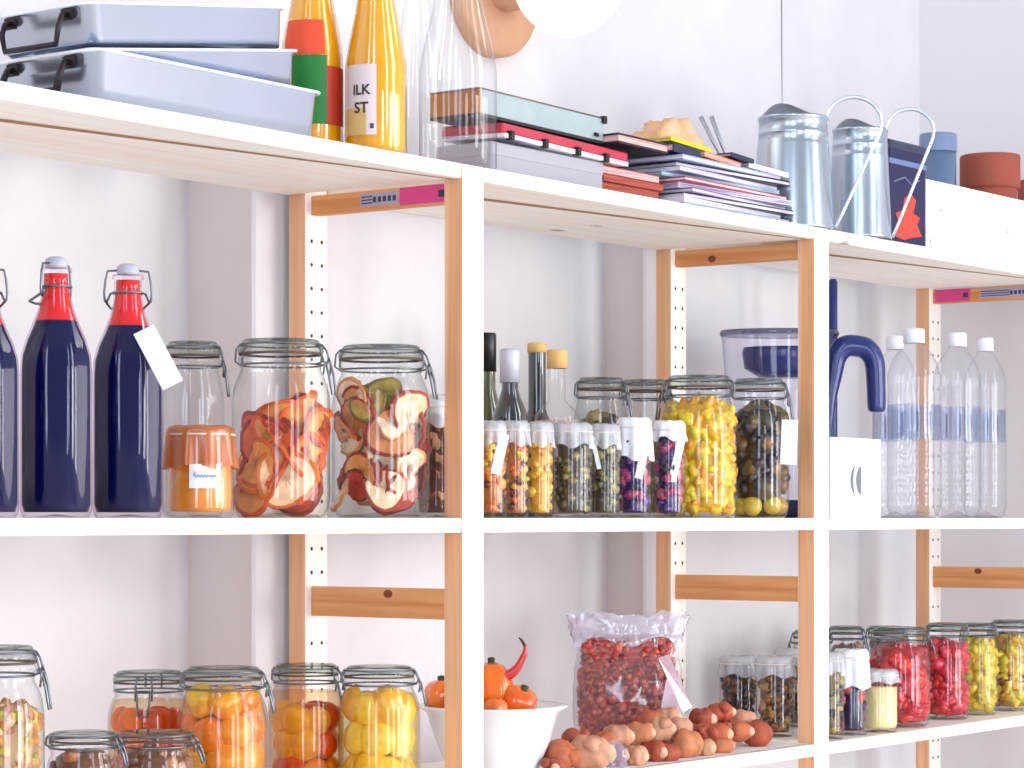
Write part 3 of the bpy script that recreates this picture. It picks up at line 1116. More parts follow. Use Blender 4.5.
cxj = -LJ / 2 + 0.092
oval(MB(), [(0.001, 0.001, 0.003), (0.070, 0.052, 0.003), (0.074, 0.056, 0.01), (0.084, 0.060, hJ * 0.6), (0.092, 0.062, hJ * 0.97), (0.094, 0.064, hJ)], cxj).build('jug_body', clear_pl, jug)
oval(MB(), [(0.001, 0.001, hJ - 0.07), (0.045, 0.035, hJ - 0.07), (0.068, 0.050, hJ - 0.055), (0.072, 0.053, hJ - 0.030), (0.070, 0.052, hJ - 0.022), (0.001, 0.001, hJ - 0.022)], cxj + 0.012).build('reservoir', navy, jug)
oval(MB(), [(0.094, 0.064, hJ - 0.004), (0.096, 0.066, hJ), (0.094, 0.064, hJ + 0.005), (0.06, 0.05, hJ + 0.006), (0.001, 0.001, hJ + 0.006)], cxj).build('jug_lid', glass('jug_lid_plastic', (0.62, 0.64, 0.74), (0.12, 0.14, 0.26), body=0.25, body_col=srgb(50, 54, 84)), jug)
oval(MB(), [(0.001, 0.001, 0.0), (0.071, 0.053, 0.0), (0.073, 0.055, 0.028), (0.001, 0.001, 0.029)], cxj).build('jug_base', navy, jug)
b = MB()
x1 = cxj + 0.088
xe = LJ / 2 - 0.016
ctl = [(x1 - 0.020, 0, 0.060, 0.006), (x1 - 0.016, 0, 0.085, 0.0075), (x1 - 0.008, 0, hJ - 0.11, 0.011), (x1 - 0.001, 0, hJ - 0.065, 0.014), (x1 + 0.004, 0, hJ - 0.036, 0.0165),
       (x1 + 0.017, 0, hJ - 0.020, 0.0175), ((x1 + xe) / 2 + 0.004, 0, hJ - 0.019, 0.0175), (xe - 0.012, 0, hJ - 0.024, 0.0175), (xe, 0, hJ - 0.042, 0.0165), (xe + 0.003, 0, hJ - 0.075, 0.0155), (xe + 0.004, 0, hJ - 0.116, 0.0145), (xe + 0.004, 0, hJ - 0.124, 0.010)]


def catmull(P, n=6):
    out = []
    for i in range(len(P) - 1):
        p0, p1, p2, p3 = P[max(i - 1, 0)], P[i], P[i + 1], P[min(i + 2, len(P) - 1)]
        for k in range(n):
            t_ = k / n
            out.append(tuple(0.5 * (2 * b1 + (c1 - a1) * t_ + (2 * a1 - 5 * b1 + 4 * c1 - d1) * t_ ** 2 + (3 * b1 - a1 - 3 * c1 + d1) * t_ ** 3) for a1, b1, c1, d1 in zip(p0, p1, p2, p3)))
    out.append(P[-1])
    return out


cm = catmull(ctl)
b.tube([c[:3] for c in cm], [c[3] for c in cm], 18)
b.build('handle', navy, jug)
b = MB()
b.box((x1 - 0.032, -0.012, 0.03), (x1 - 0.012, 0.012, hJ - 0.004), 0, bev=0.003)
b.build('side_strip', navy, jug)

# navy rod behind the post
x = T(833, 2.12)
b = MB()
b.lathe([(0, 0), (0.007, 0), (0.0075, 0.004), (0.0075, (518 - 282) * M(833, 2.12)), (0.005, (518 - 279) * M(833, 2.12)), (0, (518 - 279) * M(833, 2.12))], 14, c=(0, 0, 0))
tag(b.build('plastic_rod', navy, None, (x, 2.12, MID)), 'upright navy blue rod beside the post, above the white carton', 'rod')

# white carton with grey mark
x0c, x1c = T(831, 1.965), T(881, 1.965)
zc = (518 - 438) * M(855, 1.965)
ct = thing('carton', 'white carton with a grey curved mark in front of the water jug', 'box', (x0c, 1.965, MID))
b = MB()
b.box((0, 0, 0), (x1c - x0c, 0.05, zc), 0, bev=0.001)
b.build('carton_body', paper, ct)
b = MB()
grey = mat('grey_print', srgb(120, 124, 138), 0.6)
for k, (dx, wd) in enumerate(((-0.006, 0.012), (0.012, 0.024))):
    vs, n = [], 12
    cxm, czm, rad = (x1c - x0c) * 0.58 + dx, zc * 0.47, 0.026
    for i in range(n + 1):
        a = R_(120 + 120 * i / n)
        vs.append((cxm + rad * math.cos(a), -0.0006, czm + rad * math.sin(a)))
        vs.append((cxm + wd * math.sin(PI * i / n) * 0.6 + 0.002 + rad * math.cos(a), -0.0006, czm + rad * math.sin(a)))
    b.add(vs, [(2 * i, 2 * i + 1, 2 * i + 3, 2 * i + 2) for i in range(n)], 0, False)
b.build('printed_mark', grey, ct)


# PET bottles
def pet_bottle(label, px, pytop, pw, Y):
    loc, rz = place(px, Y, MID)
    m = M(px, Y)
    R = pw / 2 * m
    H = (518 - pytop) * m
    t = thing('plastic_bottle', label, 'bottle', loc, rz, 'empty clear plastic bottles')
    prof = [(0, 0.012), (R * 0.35, 0.006), (R * 0.7, 0), (R * 0.9, 0.004), (R, 0.02)]
    for k in range(5):
        z = H * (0.10 + 0.075 * k)
        prof += [(R, z), (R * 0.965, z + H * 0.012), (R, z + H * 0.024)]
    prof += [(R * 0.97, H * 0.50), (R * 0.97, H * 0.70), (R, H * 0.715), (R * 0.98, H * 0.76), (R * 0.86, H * 0.82), (R * 0.62, H * 0.875), (R * 0.36, H * 0.915), (R * 0.33, H * 0.95)]

    def wob(r, z, a, jx):
        return r * (1 - 0.012 * (0.5 + 0.5 * math.cos(10 * a)) * (1 if 4 < jx < 20 else 0)), z
    MB().lathe(prof, 60, wob=wob).build('bottle_body', pet, t)
    MB().lathe([(R * 0.36, H * 0.925), (R * 0.40, H * 0.926), (R * 0.40, H * 0.99), (R * 0.36, H), (0, H)], 24).build('cap', mat('white_cap', srgb(244, 244, 250), 0.4), t)
    MB().lathe([(R * 0.975, H * 0.42), (R * 0.975, H * 0.60)], 40).build('wrap_label', glass('faded_label', (0.80, 0.84, 0.92), (0.6, 0.65, 0.8), body=0.16, body_col=srgb(150, 160, 190)), t)
    b = MB()
    for a0 in (-118, -84, -55):
        b.lathe([(R * 0.985, H * 0.435), (R * 0.985, H * 0.56)], 2, R_(a0), R_(a0 + 5))
    b.build('label_print', glass('faded_print', (0.6, 0.62, 0.78), (0.4, 0.4, 0.55), body=0.3, body_col=srgb(100, 105, 140)), t)


pet_bottle('clear plastic bottle nearest the white carton, in front of another', 914, 329, 54, 1.995)
pet_bottle('clear plastic bottle standing behind the one nearest the white carton', 895, 336, 46, 2.15)
pet_bottle('clear plastic bottle in the middle of the row, in front of the end frame', 957, 333, 48, 2.0)
pet_bottle('clear plastic bottle at the right end of the row', 985, 338, 42, 2.075)

# ---------------------------------------------------------------- lower shelf, left bay
GO = 'clip-top jars of orange fruit on the lower shelf'
j, R, H = clip_jar('clip-top jar of mixed grains at the left edge of the lower shelf', -6, 646, 100, 2.005, LOW, GJ, clasp=-0.2, neck=0.80)
bits(j, 'mixed_grains', R * 0.96, 0.008, H * 0.71, [srgb(240, 190, 110)[:3], srgb(220, 150, 70)[:3], srgb(176, 156, 50)[:3], srgb(240, 205, 160)[:3], srgb(200, 116, 66)[:3]], 620, 0.006, pm_dry, 0.7, srgb(190, 150, 110))
sy_o = glass('orange_syrup', (1.0, 0.93, 0.75), (0.95, 0.55, 0.25), body=0.10, body_col=srgb(246, 110, 20), ior=1.05)
sy_y = glass('yellow_syrup', (1.0, 0.97, 0.80), (0.95, 0.75, 0.3), body=0.12, body_col=srgb(248, 190, 40), ior=1.05)
spec = [
    ('jar of orange apricots with its clip facing the room', 149, 671, 82, 2.145, -1.7, [srgb(245, 120, 20), srgb(230, 80, 15)], 0.0165, 'apricot', sy_o),
    ('jar of golden peaches between the apricot jar and another peach jar', 223, 667, 90, 2.03, -0.15, [srgb(252, 165, 15), srgb(250, 190, 30), srgb(240, 130, 15)], 0.0215, 'peach_half', sy_o),
    ('jar of peaches with a dangling clip, between the golden peach and pale yellow jars', 306, 664, 76, 2.112, -0.5, [srgb(250, 150, 25), srgb(225, 70, 25), srgb(248, 180, 40)], 0.0205, 'peach_half', sy_o),
    ('jar of pale yellow pear pieces beside the pine post', 379, 666, 82, 2.025, -0.05, [srgb(252, 200, 40), srgb(246, 176, 25), srgb(252, 212, 80)], 0.0245, 'pear_half', sy_y)]
for lab, px, pt_, pw, Y, cl, cols, r, nm, sy in spec:
    j, R, H = clip_jar('clip-top ' + lab, px, pt_, pw, Y, LOW, GO, clasp=cl)
    core_ = srgb(222, 60, 20) if nm != 'pear_half' else srgb(240, 150, 30)
    halves(j, nm, R * 0.95, 0.008, H * (0.82 if nm != 'pear_half' else 0.88), cols, r, 6 if r > 0.018 else 7, pm, -0.15, 0.85, core_)
    liquid(j, R * 0.965, 0.006, H * 0.79, sy)
# two short jars in front, only their lids show
for lab, px, pw, cols in (('short clip-top jar next to the grains, only its rimmed lid showing', 83, 72, [srgb(170, 100, 60)[:3]]),
                          ('short clip-top jar in front of the golden peaches, only its lid and clip showing', 154, 82, [srgb(180, 110, 70)[:3]])):
    j, R, H = clip_jar(lab, px, 733, pw, 2.0, LOW, GJ, clasp=-0.3, neck=0.9, H=(850 - 733 - (px - 0) * 0.13) * M(px, 2.0))
    bits(j, 'brown_preserve', R * 0.94, 0.008, H * 0.8, cols + [srgb(120, 70, 50)[:3]], 60, 0.009, pm, 0.8, srgb(120, 70, 40))

# ---------------------------------------------------------------- bowl with peppers
loc, rz = place(493, 2.062, LOW)
mb = M(493, 2.062)
Rb = 74 * mb
Hb = 0.092
bowl_m = mat('white_enamel', srgb(240, 240, 244), 0.25, coat=0.5)
bowl = thing('bowl', 'wide white bowl of orange peppers on the lower shelf', 'bowl', loc, rz)
MB().lathe([(0, 0.0), (Rb * 0.55, 0.0), (Rb * 0.60, 0.004), (Rb * 0.78, Hb * 0.5), (Rb * 0.90, Hb * 0.9), (Rb * 0.985, Hb * 0.96), (Rb, Hb), (Rb * 0.97, Hb * 1.0), (Rb * 0.87, Hb * 0.92), (Rb * 0.74, Hb * 0.45), (Rb * 0.55, 0.01), (0, 0.01)], 56).build('bowl_body', bowl_m, bowl)
MB().lathe([(Rb * 0.97, Hb * 0.955), (Rb * 1.012, Hb * 0.965), (Rb * 1.012, Hb * 1.0), (Rb * 0.97, Hb * 1.003)], 56).build('rim', bowl_m, bowl)


def local_to_world(loc, rz, p):
    c, s_ = math.cos(rz), math.sin(rz)
    return (loc[0] + p[0] * c - p[1] * s_, loc[1] + p[0] * s_ + p[1] * c, loc[2] + p[2])


def pepper(label, p, rad, col1, col2, stem=True, squash=0.85, tilt=(0, 0), name='bell_pepper', lobes=5, stem_col=(60, 70, 40)):
    t = thing(name, label, 'pepper' if name != 'tomato' else 'tomato', local_to_world(loc, rz, p), rnd(0, 1), 'peppers in the white bowl')
    b = MB()
    prof = []
    for i in range(13):
        th = PI * i / 12
        prof.append((rad * math.sin(th) * (1 + 0.05 * math.cos(2 * th)), rad * squash * math.cos(th) * -1))
    prof[0] = (0, -rad * squash * 0.85)
    prof[-1] = (0, rad * squash * 0.78)

    def wob(r, z, a, jx):
        return r * (1 + 0.06 * math.cos(lobes * a)), z
    b.col = col1[:3]
    b.lathe(prof, 40, wob=wob)
    for i, v in enumerate(b.v):
        k = 0.5 + 0.5 * noise.noise(Vector(v) * 30 + Vector((p[0] * 50, 0, 0)))
        b.c[i] = tuple(col1[q] * k + col2[q] * (1 - k) for q in range(3))
    xf = Matrix.Rotation(tilt[0], 4, 'X') @ Matrix.Rotation(tilt[1], 4, 'Y')
    b.v = [xf @ v for v in b.v]
    b.build('flesh', piece_mat('pepper_skin', 0.2, 0, 0.08, 20, 0.8, 0.05), t)
    if stem:
        s_ = MB()
        s_.tube([xf @ Vector(q) for q in ((0, 0, rad * squash * 0.74), (0.001, 0, rad * squash * 0.9), (0.004, 0, rad * squash * 1.12))], [0.007, 0.0045, 0.005], 8)
        s_.build('stem', mat('pepper_stem', srgb(*stem_col), 0.7), t)
    return t


O1, O2, RD = srgb(255, 150, 20), srgb(240, 70, 10), srgb(214, 24, 16)
loc_b = loc
# hidden lower layer that carries the visible ones
pepper('large orange red pepper standing high in the bowl beside the post', (-0.002, -0.006, 0.110), 0.031, O2, O1, True, 1.25, name='bell_pepper')
pepper('round orange pepper with dark stem at the right of the bowl', (0.034, -0.024, 0.098), 0.0255, O1, O2, True, 0.8, (0.35, -0.45))
pepper('small yellow orange pepper low in the bowl in front of the large one', (0.003, -0.052, 0.090), 0.017, srgb(250, 170, 70), O2, False, 0.85)
pepper('orange red pepper seen through the ladder frame at the left of the bowl', (-0.068, 0.0, 0.104), 0.024, O2, O1, True, 0.9)
pepper('bright orange pepper seen between the bowl rim and the ladder frame', (-0.038, -0.034, 0.098), 0.022, O2, O1, False, 0.9)
# chilli with a curled tail
t = thing('chilli_pepper', 'thin red chilli with a curled dark tip rising above the bowl', 'pepper', local_to_world(loc, rz, (0.004, -0.018, 0.125)), rz, 'peppers in the white bowl')
b = MB()
cm = catmull([(0.000, 0, 0.000, 0.007), (0.010, 0, 0.004, 0.0078), (0.020, 0, 0.009, 0.0068), (0.028, 0, 0.017, 0.0055), (0.034, 0, 0.028, 0.0045), (0.038, 0, 0.038, 0.0034), (0.038, 0, 0.046, 0.002)])
b.tube([c[:3] for c in cm], [c[3] for c in cm], 12)
b.build('flesh', mat('chilli_red', srgb(200, 20, 24), 0.2, coat=0.8), t)
b = MB()
b.tube([(0.038, 0, 0.045), (0.034, 0, 0.052), (0.030, 0, 0.056)], [0.0022, 0.0018, 0.001], 8)
b.build('stem', mat('chilli_stem', srgb(70, 40, 40), 0.7), t)

# ---------------------------------------------------------------- plastic bag of red berries
Yb = 2.135
bx = T(628, Yb)
mbg = M(628, Yb)
bagW, bagH = 118 * mbg, 0.196
bag = thing('plastic_bag', 'clear plastic bag filled with dark red beans behind the pile of roots', 'bag', (bx, Yb, LOW), math.atan2(-bx, Yb) * 0.9)
bag_m = glass('crinkled_film', (0.95, 0.94, 0.96), (0.72, 0.66, 0.74), rough=0.10, body=0.05, body_col=srgb(236, 230, 240), gl=1.6)


def bag_half(u, v):
    """half width and half depth of the bag at height v"""
    wv = 0.42 + 0.05 * math.sin(PI * min(1, v / 0.75))
    if v > 0.75:
        wv = 0.42 + (v - 0.75) * 0.30
    d = 0.040 * math.sin(PI * min(1, (v + 0.10) / 0.95)) if v < 0.84 else 0.012 * (1 - (v - 0.8) * 3)
    return wv * bagW, max(0.004, d)


vs, fs = [], []
NU, NV = 56, 30
for j_ in range(NV + 1):
    v = j_ / NV
    wv, dv = bag_half(0, v)
    for i in range(NU):
        a = 2 * PI * i / NU
        cr = 0.010 * noise.noise(Vector((math.cos(a) * 4, math.sin(a) * 4, v * 9))) * (0.25 + 1.5 * max(0, v - 0.5))
        zz = v * bagH + (0.014 * noise.noise(Vector((math.cos(a) * 3, 5, math.sin(a)))) if v > 0.85 else 0)
        vs.append(((wv + cr) * math.cos(a), (dv + cr) * math.sin(a), max(0.0015, zz)))
for j_ in range(NV):
    for i in range(NU):
        i2 = (i + 1) % NU
        fs.append((j_ * NU + i, j_ * NU + i2, (j_ + 1) * NU + i2, (j_ + 1) * NU + i))
fs.append(tuple(range(NU))[::-1])
MB().add(vs, fs).build('film', bag_m, bag)
b = MB()
tv, tf = [], []
for j_ in range(9):
    v = 0.80 + 0.20 * j_ / 8
    wv, dv = bag_half(0, v)
    for i in range(80):
        a = 2 * PI * i / 80
        cr = 0.004 + 0.007 * noise.noise(Vector((math.cos(a) * 6, math.sin(a) * 6, v * 22)))
        zz = v * bagH + (0.012 * noise.noise(Vector((math.cos(a) * 5, 5, math.sin(a) * 3))) if j_ == 8 else 0) + (0.008 * math.sin(a * 5) if j_ == 0 else 0)
        tv.append(((wv + cr) * math.cos(a), (dv + cr) * math.sin(a), zz))
for j_ in range(8):
    for i in range(80):
        i2 = (i + 1) % 80
        tf.append((j_ * 80 + i, j_ * 80 + i2, (j_ + 1) * 80 + i2, (j_ + 1) * 80 + i))
b.add(tv, tf)
b.build('crumpled_top', glass('crumpled_top_film', (0.92, 0.89, 0.94), (0.62, 0.55, 0.66), body=0.38, body_col=srgb(236, 228, 240), rough=0.12, gl=2.2), bag)
# gusset fold: crossed strips of film on the right
b = MB()
b.add([(0.040, -0.038, 0.135), (0.056, -0.036, 0.140), (0.092, -0.022, 0.062), (0.080, -0.026, 0.050)], [(0, 1, 2, 3)], 0, False)
b.add([(0.038, -0.040, 0.03), (0.052, -0.041, 0.105), (0.066, -0.036, 0.09), (0.080, -0.030, 0.02)], [(0, 1, 2, 3)], 0, False)
b.build('folded_film', glass('folded_film', (0.85, 0.80, 0.88), (0.6, 0.5, 0.6), body=0.55, body_col=srgb(226, 196, 212), rough=0.15, gl=2), bag)
b = MB()
REDS = [srgb(182, 50, 38)[:3], srgb(164, 34, 30)[:3], srgb(204, 80, 58)[:3], srgb(138, 26, 26)[:3], srgb(212, 104, 84)[:3]]
b.col = srgb(180, 46, 38)[:3]
for v0 in range(0, 17):
    v = 0.02 + v0 * 0.046
    wv, dv = bag_half(0, v)
    vs = []
    b.blob((-0.006, 0, max(0.0135, v * bagH + 0.004)), (wv * 0.86, dv * 0.72, 0.011), (0, 0, 0), 0.02, seg=20, rings=6)
n = 0
while n < 760:
    v = rnd(0.03, 0.80)
    a = rnd(0, 2 * PI)
    wv, dv = bag_half(0, v)
    k = rnd(0.82, 0.93)
    b.col = jitter(random.choice(REDS), 0.15)
    s_ = rnd(0.0045, 0.0065)
    xk = (wv - 0.004) * k * math.cos(a)
    b.blob((xk, (dv - 0.003) * k * math.sin(a) * 0.95, max(0.0125, v * bagH)), (s_ * 1.4, s_, s_), (rnd(0, 3), rnd(0, 3), rnd(0, 3)), 0.12, seg=7, rings=5)
    n += 1
stuff(b.build('red_beans', pm, bag))

# ---------------------------------------------------------------- pile of roots on a sheet of paper
b = MB()
x0p, x1p = T(552, 1.97), T(800, 1.97)
vs, fs = wavy(x0p, x1p, 0, 1, 0, 40, 6, 0.001)
vs = [(x, 1.956 + z * 0.10, LOW + 0.0012 + abs(y)) for x, y, z in vs]
b.add(vs, fs)
tag(b.build('paper_sheet', paper), 'flat white sheet of paper lying under the pile of roots', 'paper')
RC = [srgb(212, 116, 76), srgb(198, 94, 62), srgb(224, 138, 92), srgb(222, 158, 124), srgb(182, 80, 54)]


def root(label, px, Y, zc, r, ln, ang, col, tip=None, nm='root_vegetable', elev=0.0, knobs=2):
    """knobbly tuber with cut pale end"""
    r, ln = r * 1.22, ln * 0.86
    b = MB()
    d = Vector((math.cos(ang) * math.cos(elev), math.sin(ang) * math.cos(elev), math.sin(elev)))
    side = Vector((-d.y, d.x, 0))
    n = 9
    P, RR = [], []
    bend = rnd(-0.25, 0.25) * ln
    for i in range(n):
        u = i / (n - 1)
        P.append(d * (u - 0.5) * ln + side * bend * math.sin(PI * u))
        RR.append(max(0.0018, r * (math.sin(PI * min(0.985, 0.10 + u * 0.82)) ** 0.45) * (1 + 0.12 * math.sin(u * 9 + bend * 200))))
    b.col = jitter(col, 0.1)
    b.tube(P, RR, 12)
    for k in range(knobs):
        u = rnd(0.25, 0.8)
        p = d * (u - 0.5) * ln + side * (r * rnd(0.4, 0.8) * random.choice((-1, 1))) + Vector((0, 0, r * rnd(-0.1, 0.5)))
        b.blob(p, (r * 0.55, r * 0.55, r * 0.5), (0, 0, 0), 0.2)
    x = T(px, Y)
    t = thing(nm, label, 'root vegetable', (x, Y, LOW + zc), 0, 'knobbly roots heaped on the lower shelf')
    b.build('root_flesh', pm_root, t)
    e = MB()
    e.col = srgb(236, 192, 156)[:3]
    e.blob(P[-1] - d * 0.002, (RR[-2] * 0.62, RR[-2] * 0.62, RR[-2] * 0.62), (0, 0, 0), 0.05)
    e.build('pale_tip', pm_root, t)
    return t


LR = ['brown knobbly root within the heap in front of the bag of red beans']
roots = [
    # label, px, Y, z, r, len, angle, colour
    ('large pale ginger coloured root at the left front of the heap', 590, 1.985, 0.024, 0.020, 0.060, -1.2, 3),
    ('thick brown root at the far left of the heap beside the bowl', 566, 1.993, 0.022, 0.018, 0.058, 0.5, 0),
    ('stubby brown root tip poking out next to the bowl', 552, 1.985, 0.012, 0.010, 0.026, -2.0, 4),
    ('pale round root lying lowest in front of the heap', 636, 1.972, 0.014, 0.0125, 0.030, -1.3, 3),
    ('orange brown round root with white eyes right of the heap centre', 686, 1.985, 0.020, 0.018, 0.040, -0.7, 2),
    ('stout reddish root with pale cut end at the right end of the heap', 754, 2.005, 0.0185, 0.017, 0.050, -0.2, 1),
    ('curved orange brown root leaning down on the right of the heap', 712, 1.992, 0.028, 0.0135, 0.058, -1.1, 1),
    ('curved reddish root leaning next to the stout cut one', 735, 2.0, 0.026, 0.013, 0.056, -0.9, 0),
    ('topmost reddish root on the right part of the heap', 722, 2.03, 0.052, 0.0125, 0.042, -0.5, 1),
    ('round reddish root at the top of the heap by the bag corner', 702, 2.035, 0.044, 0.015, 0.036, -0.9, 4),
]
for lab, px, Y, z, r, ln, an, ci in roots:
    root(lab, px, Y, z, r, ln, an, RC[ci][:3])
fillr = [(612, 1.99, 0.016, 0.014, 0.040, -0.9), (652, 1.985, 0.015, 0.013, 0.040, -1.4), (668, 1.975, 0.012, 0.011, 0.032, -0.6),
         (704, 1.975, 0.012, 0.011, 0.030, -1.3), (722, 1.98, 0.012, 0.011, 0.034, -1.0), (618, 2.005, 0.038, 0.0145, 0.042, -0.6),
         (640, 2.005, 0.040, 0.013, 0.040, -1.3), (660, 2.01, 0.041, 0.015, 0.038, -0.9), (678, 2.015, 0.040, 0.0125, 0.040, -0.4),
         (600, 2.02, 0.030, 0.014, 0.046, 0.4), (648, 2.03, 0.054, 0.012, 0.036, -0.3), (668, 2.045, 0.052, 0.012, 0.036, -0.9),
         (630, 2.04, 0.030, 0.015, 0.05, 0.2), (690, 2.04, 0.022, 0.016, 0.05, 0.3), (655, 2.055, 0.020, 0.016, 0.05, 0.1),
         (715, 2.04, 0.020, 0.016, 0.05, 0.2), (742, 2.03, 0.040, 0.011, 0.04, -0.7), (575, 2.02, 0.040, 0.012, 0.036, 0.3),
         (700, 2.005, 0.030, 0.010, 0.036, -1.2)]
for px, Y, z, r, ln, an in fillr:
    root(LR[0], px, Y, z, r, ln, an, RC[random.randrange(5)][:3])
# crumpled clear wrap in front
b = MB()
b.col = (1, 1, 1)
xw = T(612, 1.968)
vs, fs = [], []
for i in range(12):
    for k in range(9):
        u, v = i / 11, k / 8
        vs.append((-0.028 + u * 0.056, 0.006 * noise.noise(Vector((u * 5, v * 5, 1))), 0.002 + v * 0.040 * (1 - 0.6 * abs(u - 0.45)) + 0.005 * noise.noise(Vector((u * 6, v * 6, 8)))))
for i in range(11):
    for k in range(8):
        fs.append((i * 9 + k, i * 9 + k + 1, (i + 1) * 9 + k + 1, (i + 1) * 9 + k))
b.add(vs, fs)
wr_ = b.build('plastic_wrap', glass('blue_wrap', (0.78, 0.84, 0.96), (0.4, 0.45, 0.7), body=0.2, body_col=srgb(180, 190, 225), rough=0.1, gl=2), None, (xw, 1.962, LOW))
tag(wr_, 'crumpled piece of clear bluish wrap in front of the roots', 'plastic wrap')

# small dark jars at the right of the middle bay
DK = [srgb(50, 30, 35)[:3], srgb(90, 50, 30)[:3], srgb(35, 22, 40)[:3], srgb(120, 75, 35)[:3]]
AM = [srgb(150, 90, 30)[:3], srgb(110, 60, 25)[:3], srgb(60, 40, 25)[:3], srgb(180, 130, 60)[:3]]
GL = 'small jars with tied covers on the lower shelf'
covered_jar('small jar of dark plum pieces with film cover, beside the bag of red beans', 738, 656, 37, 2.16, LOW, GL, cello, f_bits(DK, 90, 0.007, srgb(45, 25, 30)))
covered_jar('small jar of amber brown pieces with film cover, right of the dark plum jar', 775, 656, 38, 2.075, LOW, GL, cello, f_bits(AM, 90, 0.007, srgb(80, 50, 25)))
covered_jar('small covered jar half hidden by the post, behind the amber brown jar', 791, 648, 34, 2.15, LOW, GL, cello, f_bits(AM, 90, 0.007, srgb(70, 50, 25)))
j, R, H = clip_jar('clip-top jar mostly hidden behind the post on the lower shelf', 812, 630, 44, 2.155, LOW, GJ, clasp=PI)
bits(j, 'dark_preserve', R * 0.95, 0.008, H * 0.76, DK, 60, 0.010, pm, 0.8, srgb(60, 35, 30))

# ---------------------------------------------------------------- lower shelf, right bay
covered_jar('slim jar of olive pieces right beside the post on the lower shelf', 829, 652, 30, 1.985, LOW, GL, cello, f_bits(OLV + [srgb(200, 170, 90)[:3]], 70, 0.006, srgb(120, 100, 60)))
covered_jar('small jar of purple beets with white cloth cover on the lower shelf', 851, 649, 35, 1.995, LOW, GL, cloth_w, f_bits(PUR + [srgb(220, 70, 60)[:3]], 60, 0.008, srgb(40, 15, 60)), skirt=0.42)
cream = mat('cream_dressing', srgb(244, 226, 160), 0.3, coat=0.4)


def creamy(j, R, z0, z1):
    MB().lathe([(0, z0), (R * 0.9, z0), (R * 0.98, z0 + 0.006), (R * 0.98, z1 * 0.85), (0, z1 * 0.85)], 30).build('cream_filling', cream, j)


covered_jar('short round jar of pale cream with white cover in front of the red jar', 880, 669, 36, 1.982, LOW, GL, cello, creamy, skirt=0.18)
REDJ = [srgb(215, 30, 35)[:3], srgb(235, 50, 40)[:3], srgb(190, 20, 45)[:3], srgb(225, 45, 70)[:3]]
YLJ = [srgb(235, 200, 40)[:3], srgb(215, 190, 50)[:3], srgb(245, 215, 70)[:3]]
YBJ = YLJ + [srgb(130, 60, 40)[:3], srgb(210, 150, 40)[:3]]
for lab, px, pt_, pw, Y, cl, cols, core, sz in (
        ('clip-top jar of bright red peppers behind the short cream jar', 900, 627, 60, 2.01, 0.0, REDJ, srgb(180, 20, 30), 0.012),
        ('clip-top jar of red peppers with clip, beside the jar of yellow pieces', 947, 623, 46, 2.02, PI + 0.5, REDJ, srgb(170, 15, 40), 0.010),
        ('clip-top jar of plain yellow pieces next to the red peppers', 979, 623, 38, 2.02, PI + 0.5, YLJ, srgb(200, 170, 40), 0.010),
        ('clip-top jar of yellow and brown pieces at the right edge of the lower shelf', 1010, 620, 42, 2.02, PI + 0.3, YBJ, srgb(170, 120, 40), 0.011)):
    j, R, H = clip_jar(lab, px, pt_, pw, Y, LOW, GJ, clasp=cl, neck=0.84)
    bits(j, 'packed_preserve', R * 0.96, 0.008, H * 0.80, cols, 170, sz, pm, 0.7, core, asp=1.3)
for lab, px, pw, Y in (('clip-top jar with dark lid behind the beets beside the post', 846, 40, 2.16),
                       ('clip-top jar standing behind the first red pepper jar', 886, 42, 2.165)):
    j, R, H = clip_jar(lab, px, 626, pw, Y, LOW, GJ, clasp=-0.3)
    bits(j, 'brown_preserve', R * 0.95, 0.008, H * 0.8, [srgb(170, 120, 100)[:3], srgb(120, 80, 70)[:3]], 60, 0.010, pm, 0.7, srgb(120, 80, 70))

# ---------------------------------------------------------------- top shelf : roasting pans
x0 = T(97, 1.962)
x1 = T(322, 1.962)
PL = x1 - x0
PWD = 0.165


def pan_mesh(L, Wd, h, flare=0.004, thick=0.0012, rc=0.016):
    """rectangular pan, rounded corners, rolled rim"""
    def ring(inset, z, r):
        pts = []
        for cx_, cy_, a0 in ((L - inset - r, Wd - inset - r, 0), (inset + r, Wd - inset - r, 90), (inset + r, inset + r, 180), (L - inset - r, inset + r, 270)):
            for k in range(7):
                a = R_(a0 + 15 * k)
                pts.append((cx_ + r * math.cos(a), cy_ + r * math.sin(a), z))
        return pts
    rings = [ring(flare + 0.006, 0, rc - 0.004), ring(flare, 0.005, rc), ring(0.001, h - 0.004, rc), ring(-0.003, h - 0.001, rc + 0.003), ring(-0.003, h + 0.001, rc + 0.003), ring(0.001, h, rc), ring(0.002 + thick, h - 0.004, rc), ring(flare + thick, 0.007, rc), ring(flare + 0.008, 0.002, rc - 0.004)]
    n = 28
    vs = [p for r in rings for p in r]
    fs = []
    for i in range(len(rings) - 1):
        for k in range(n):
            fs.append((i * n + k, i * n + (k + 1) % n, (i + 1) * n + (k + 1) % n, (i + 1) * n + k))
    fs.append(tuple(range(n))[::-1])
    fs.append(tuple((len(rings) - 1) * n + k for k in range(n)))
    return vs, fs


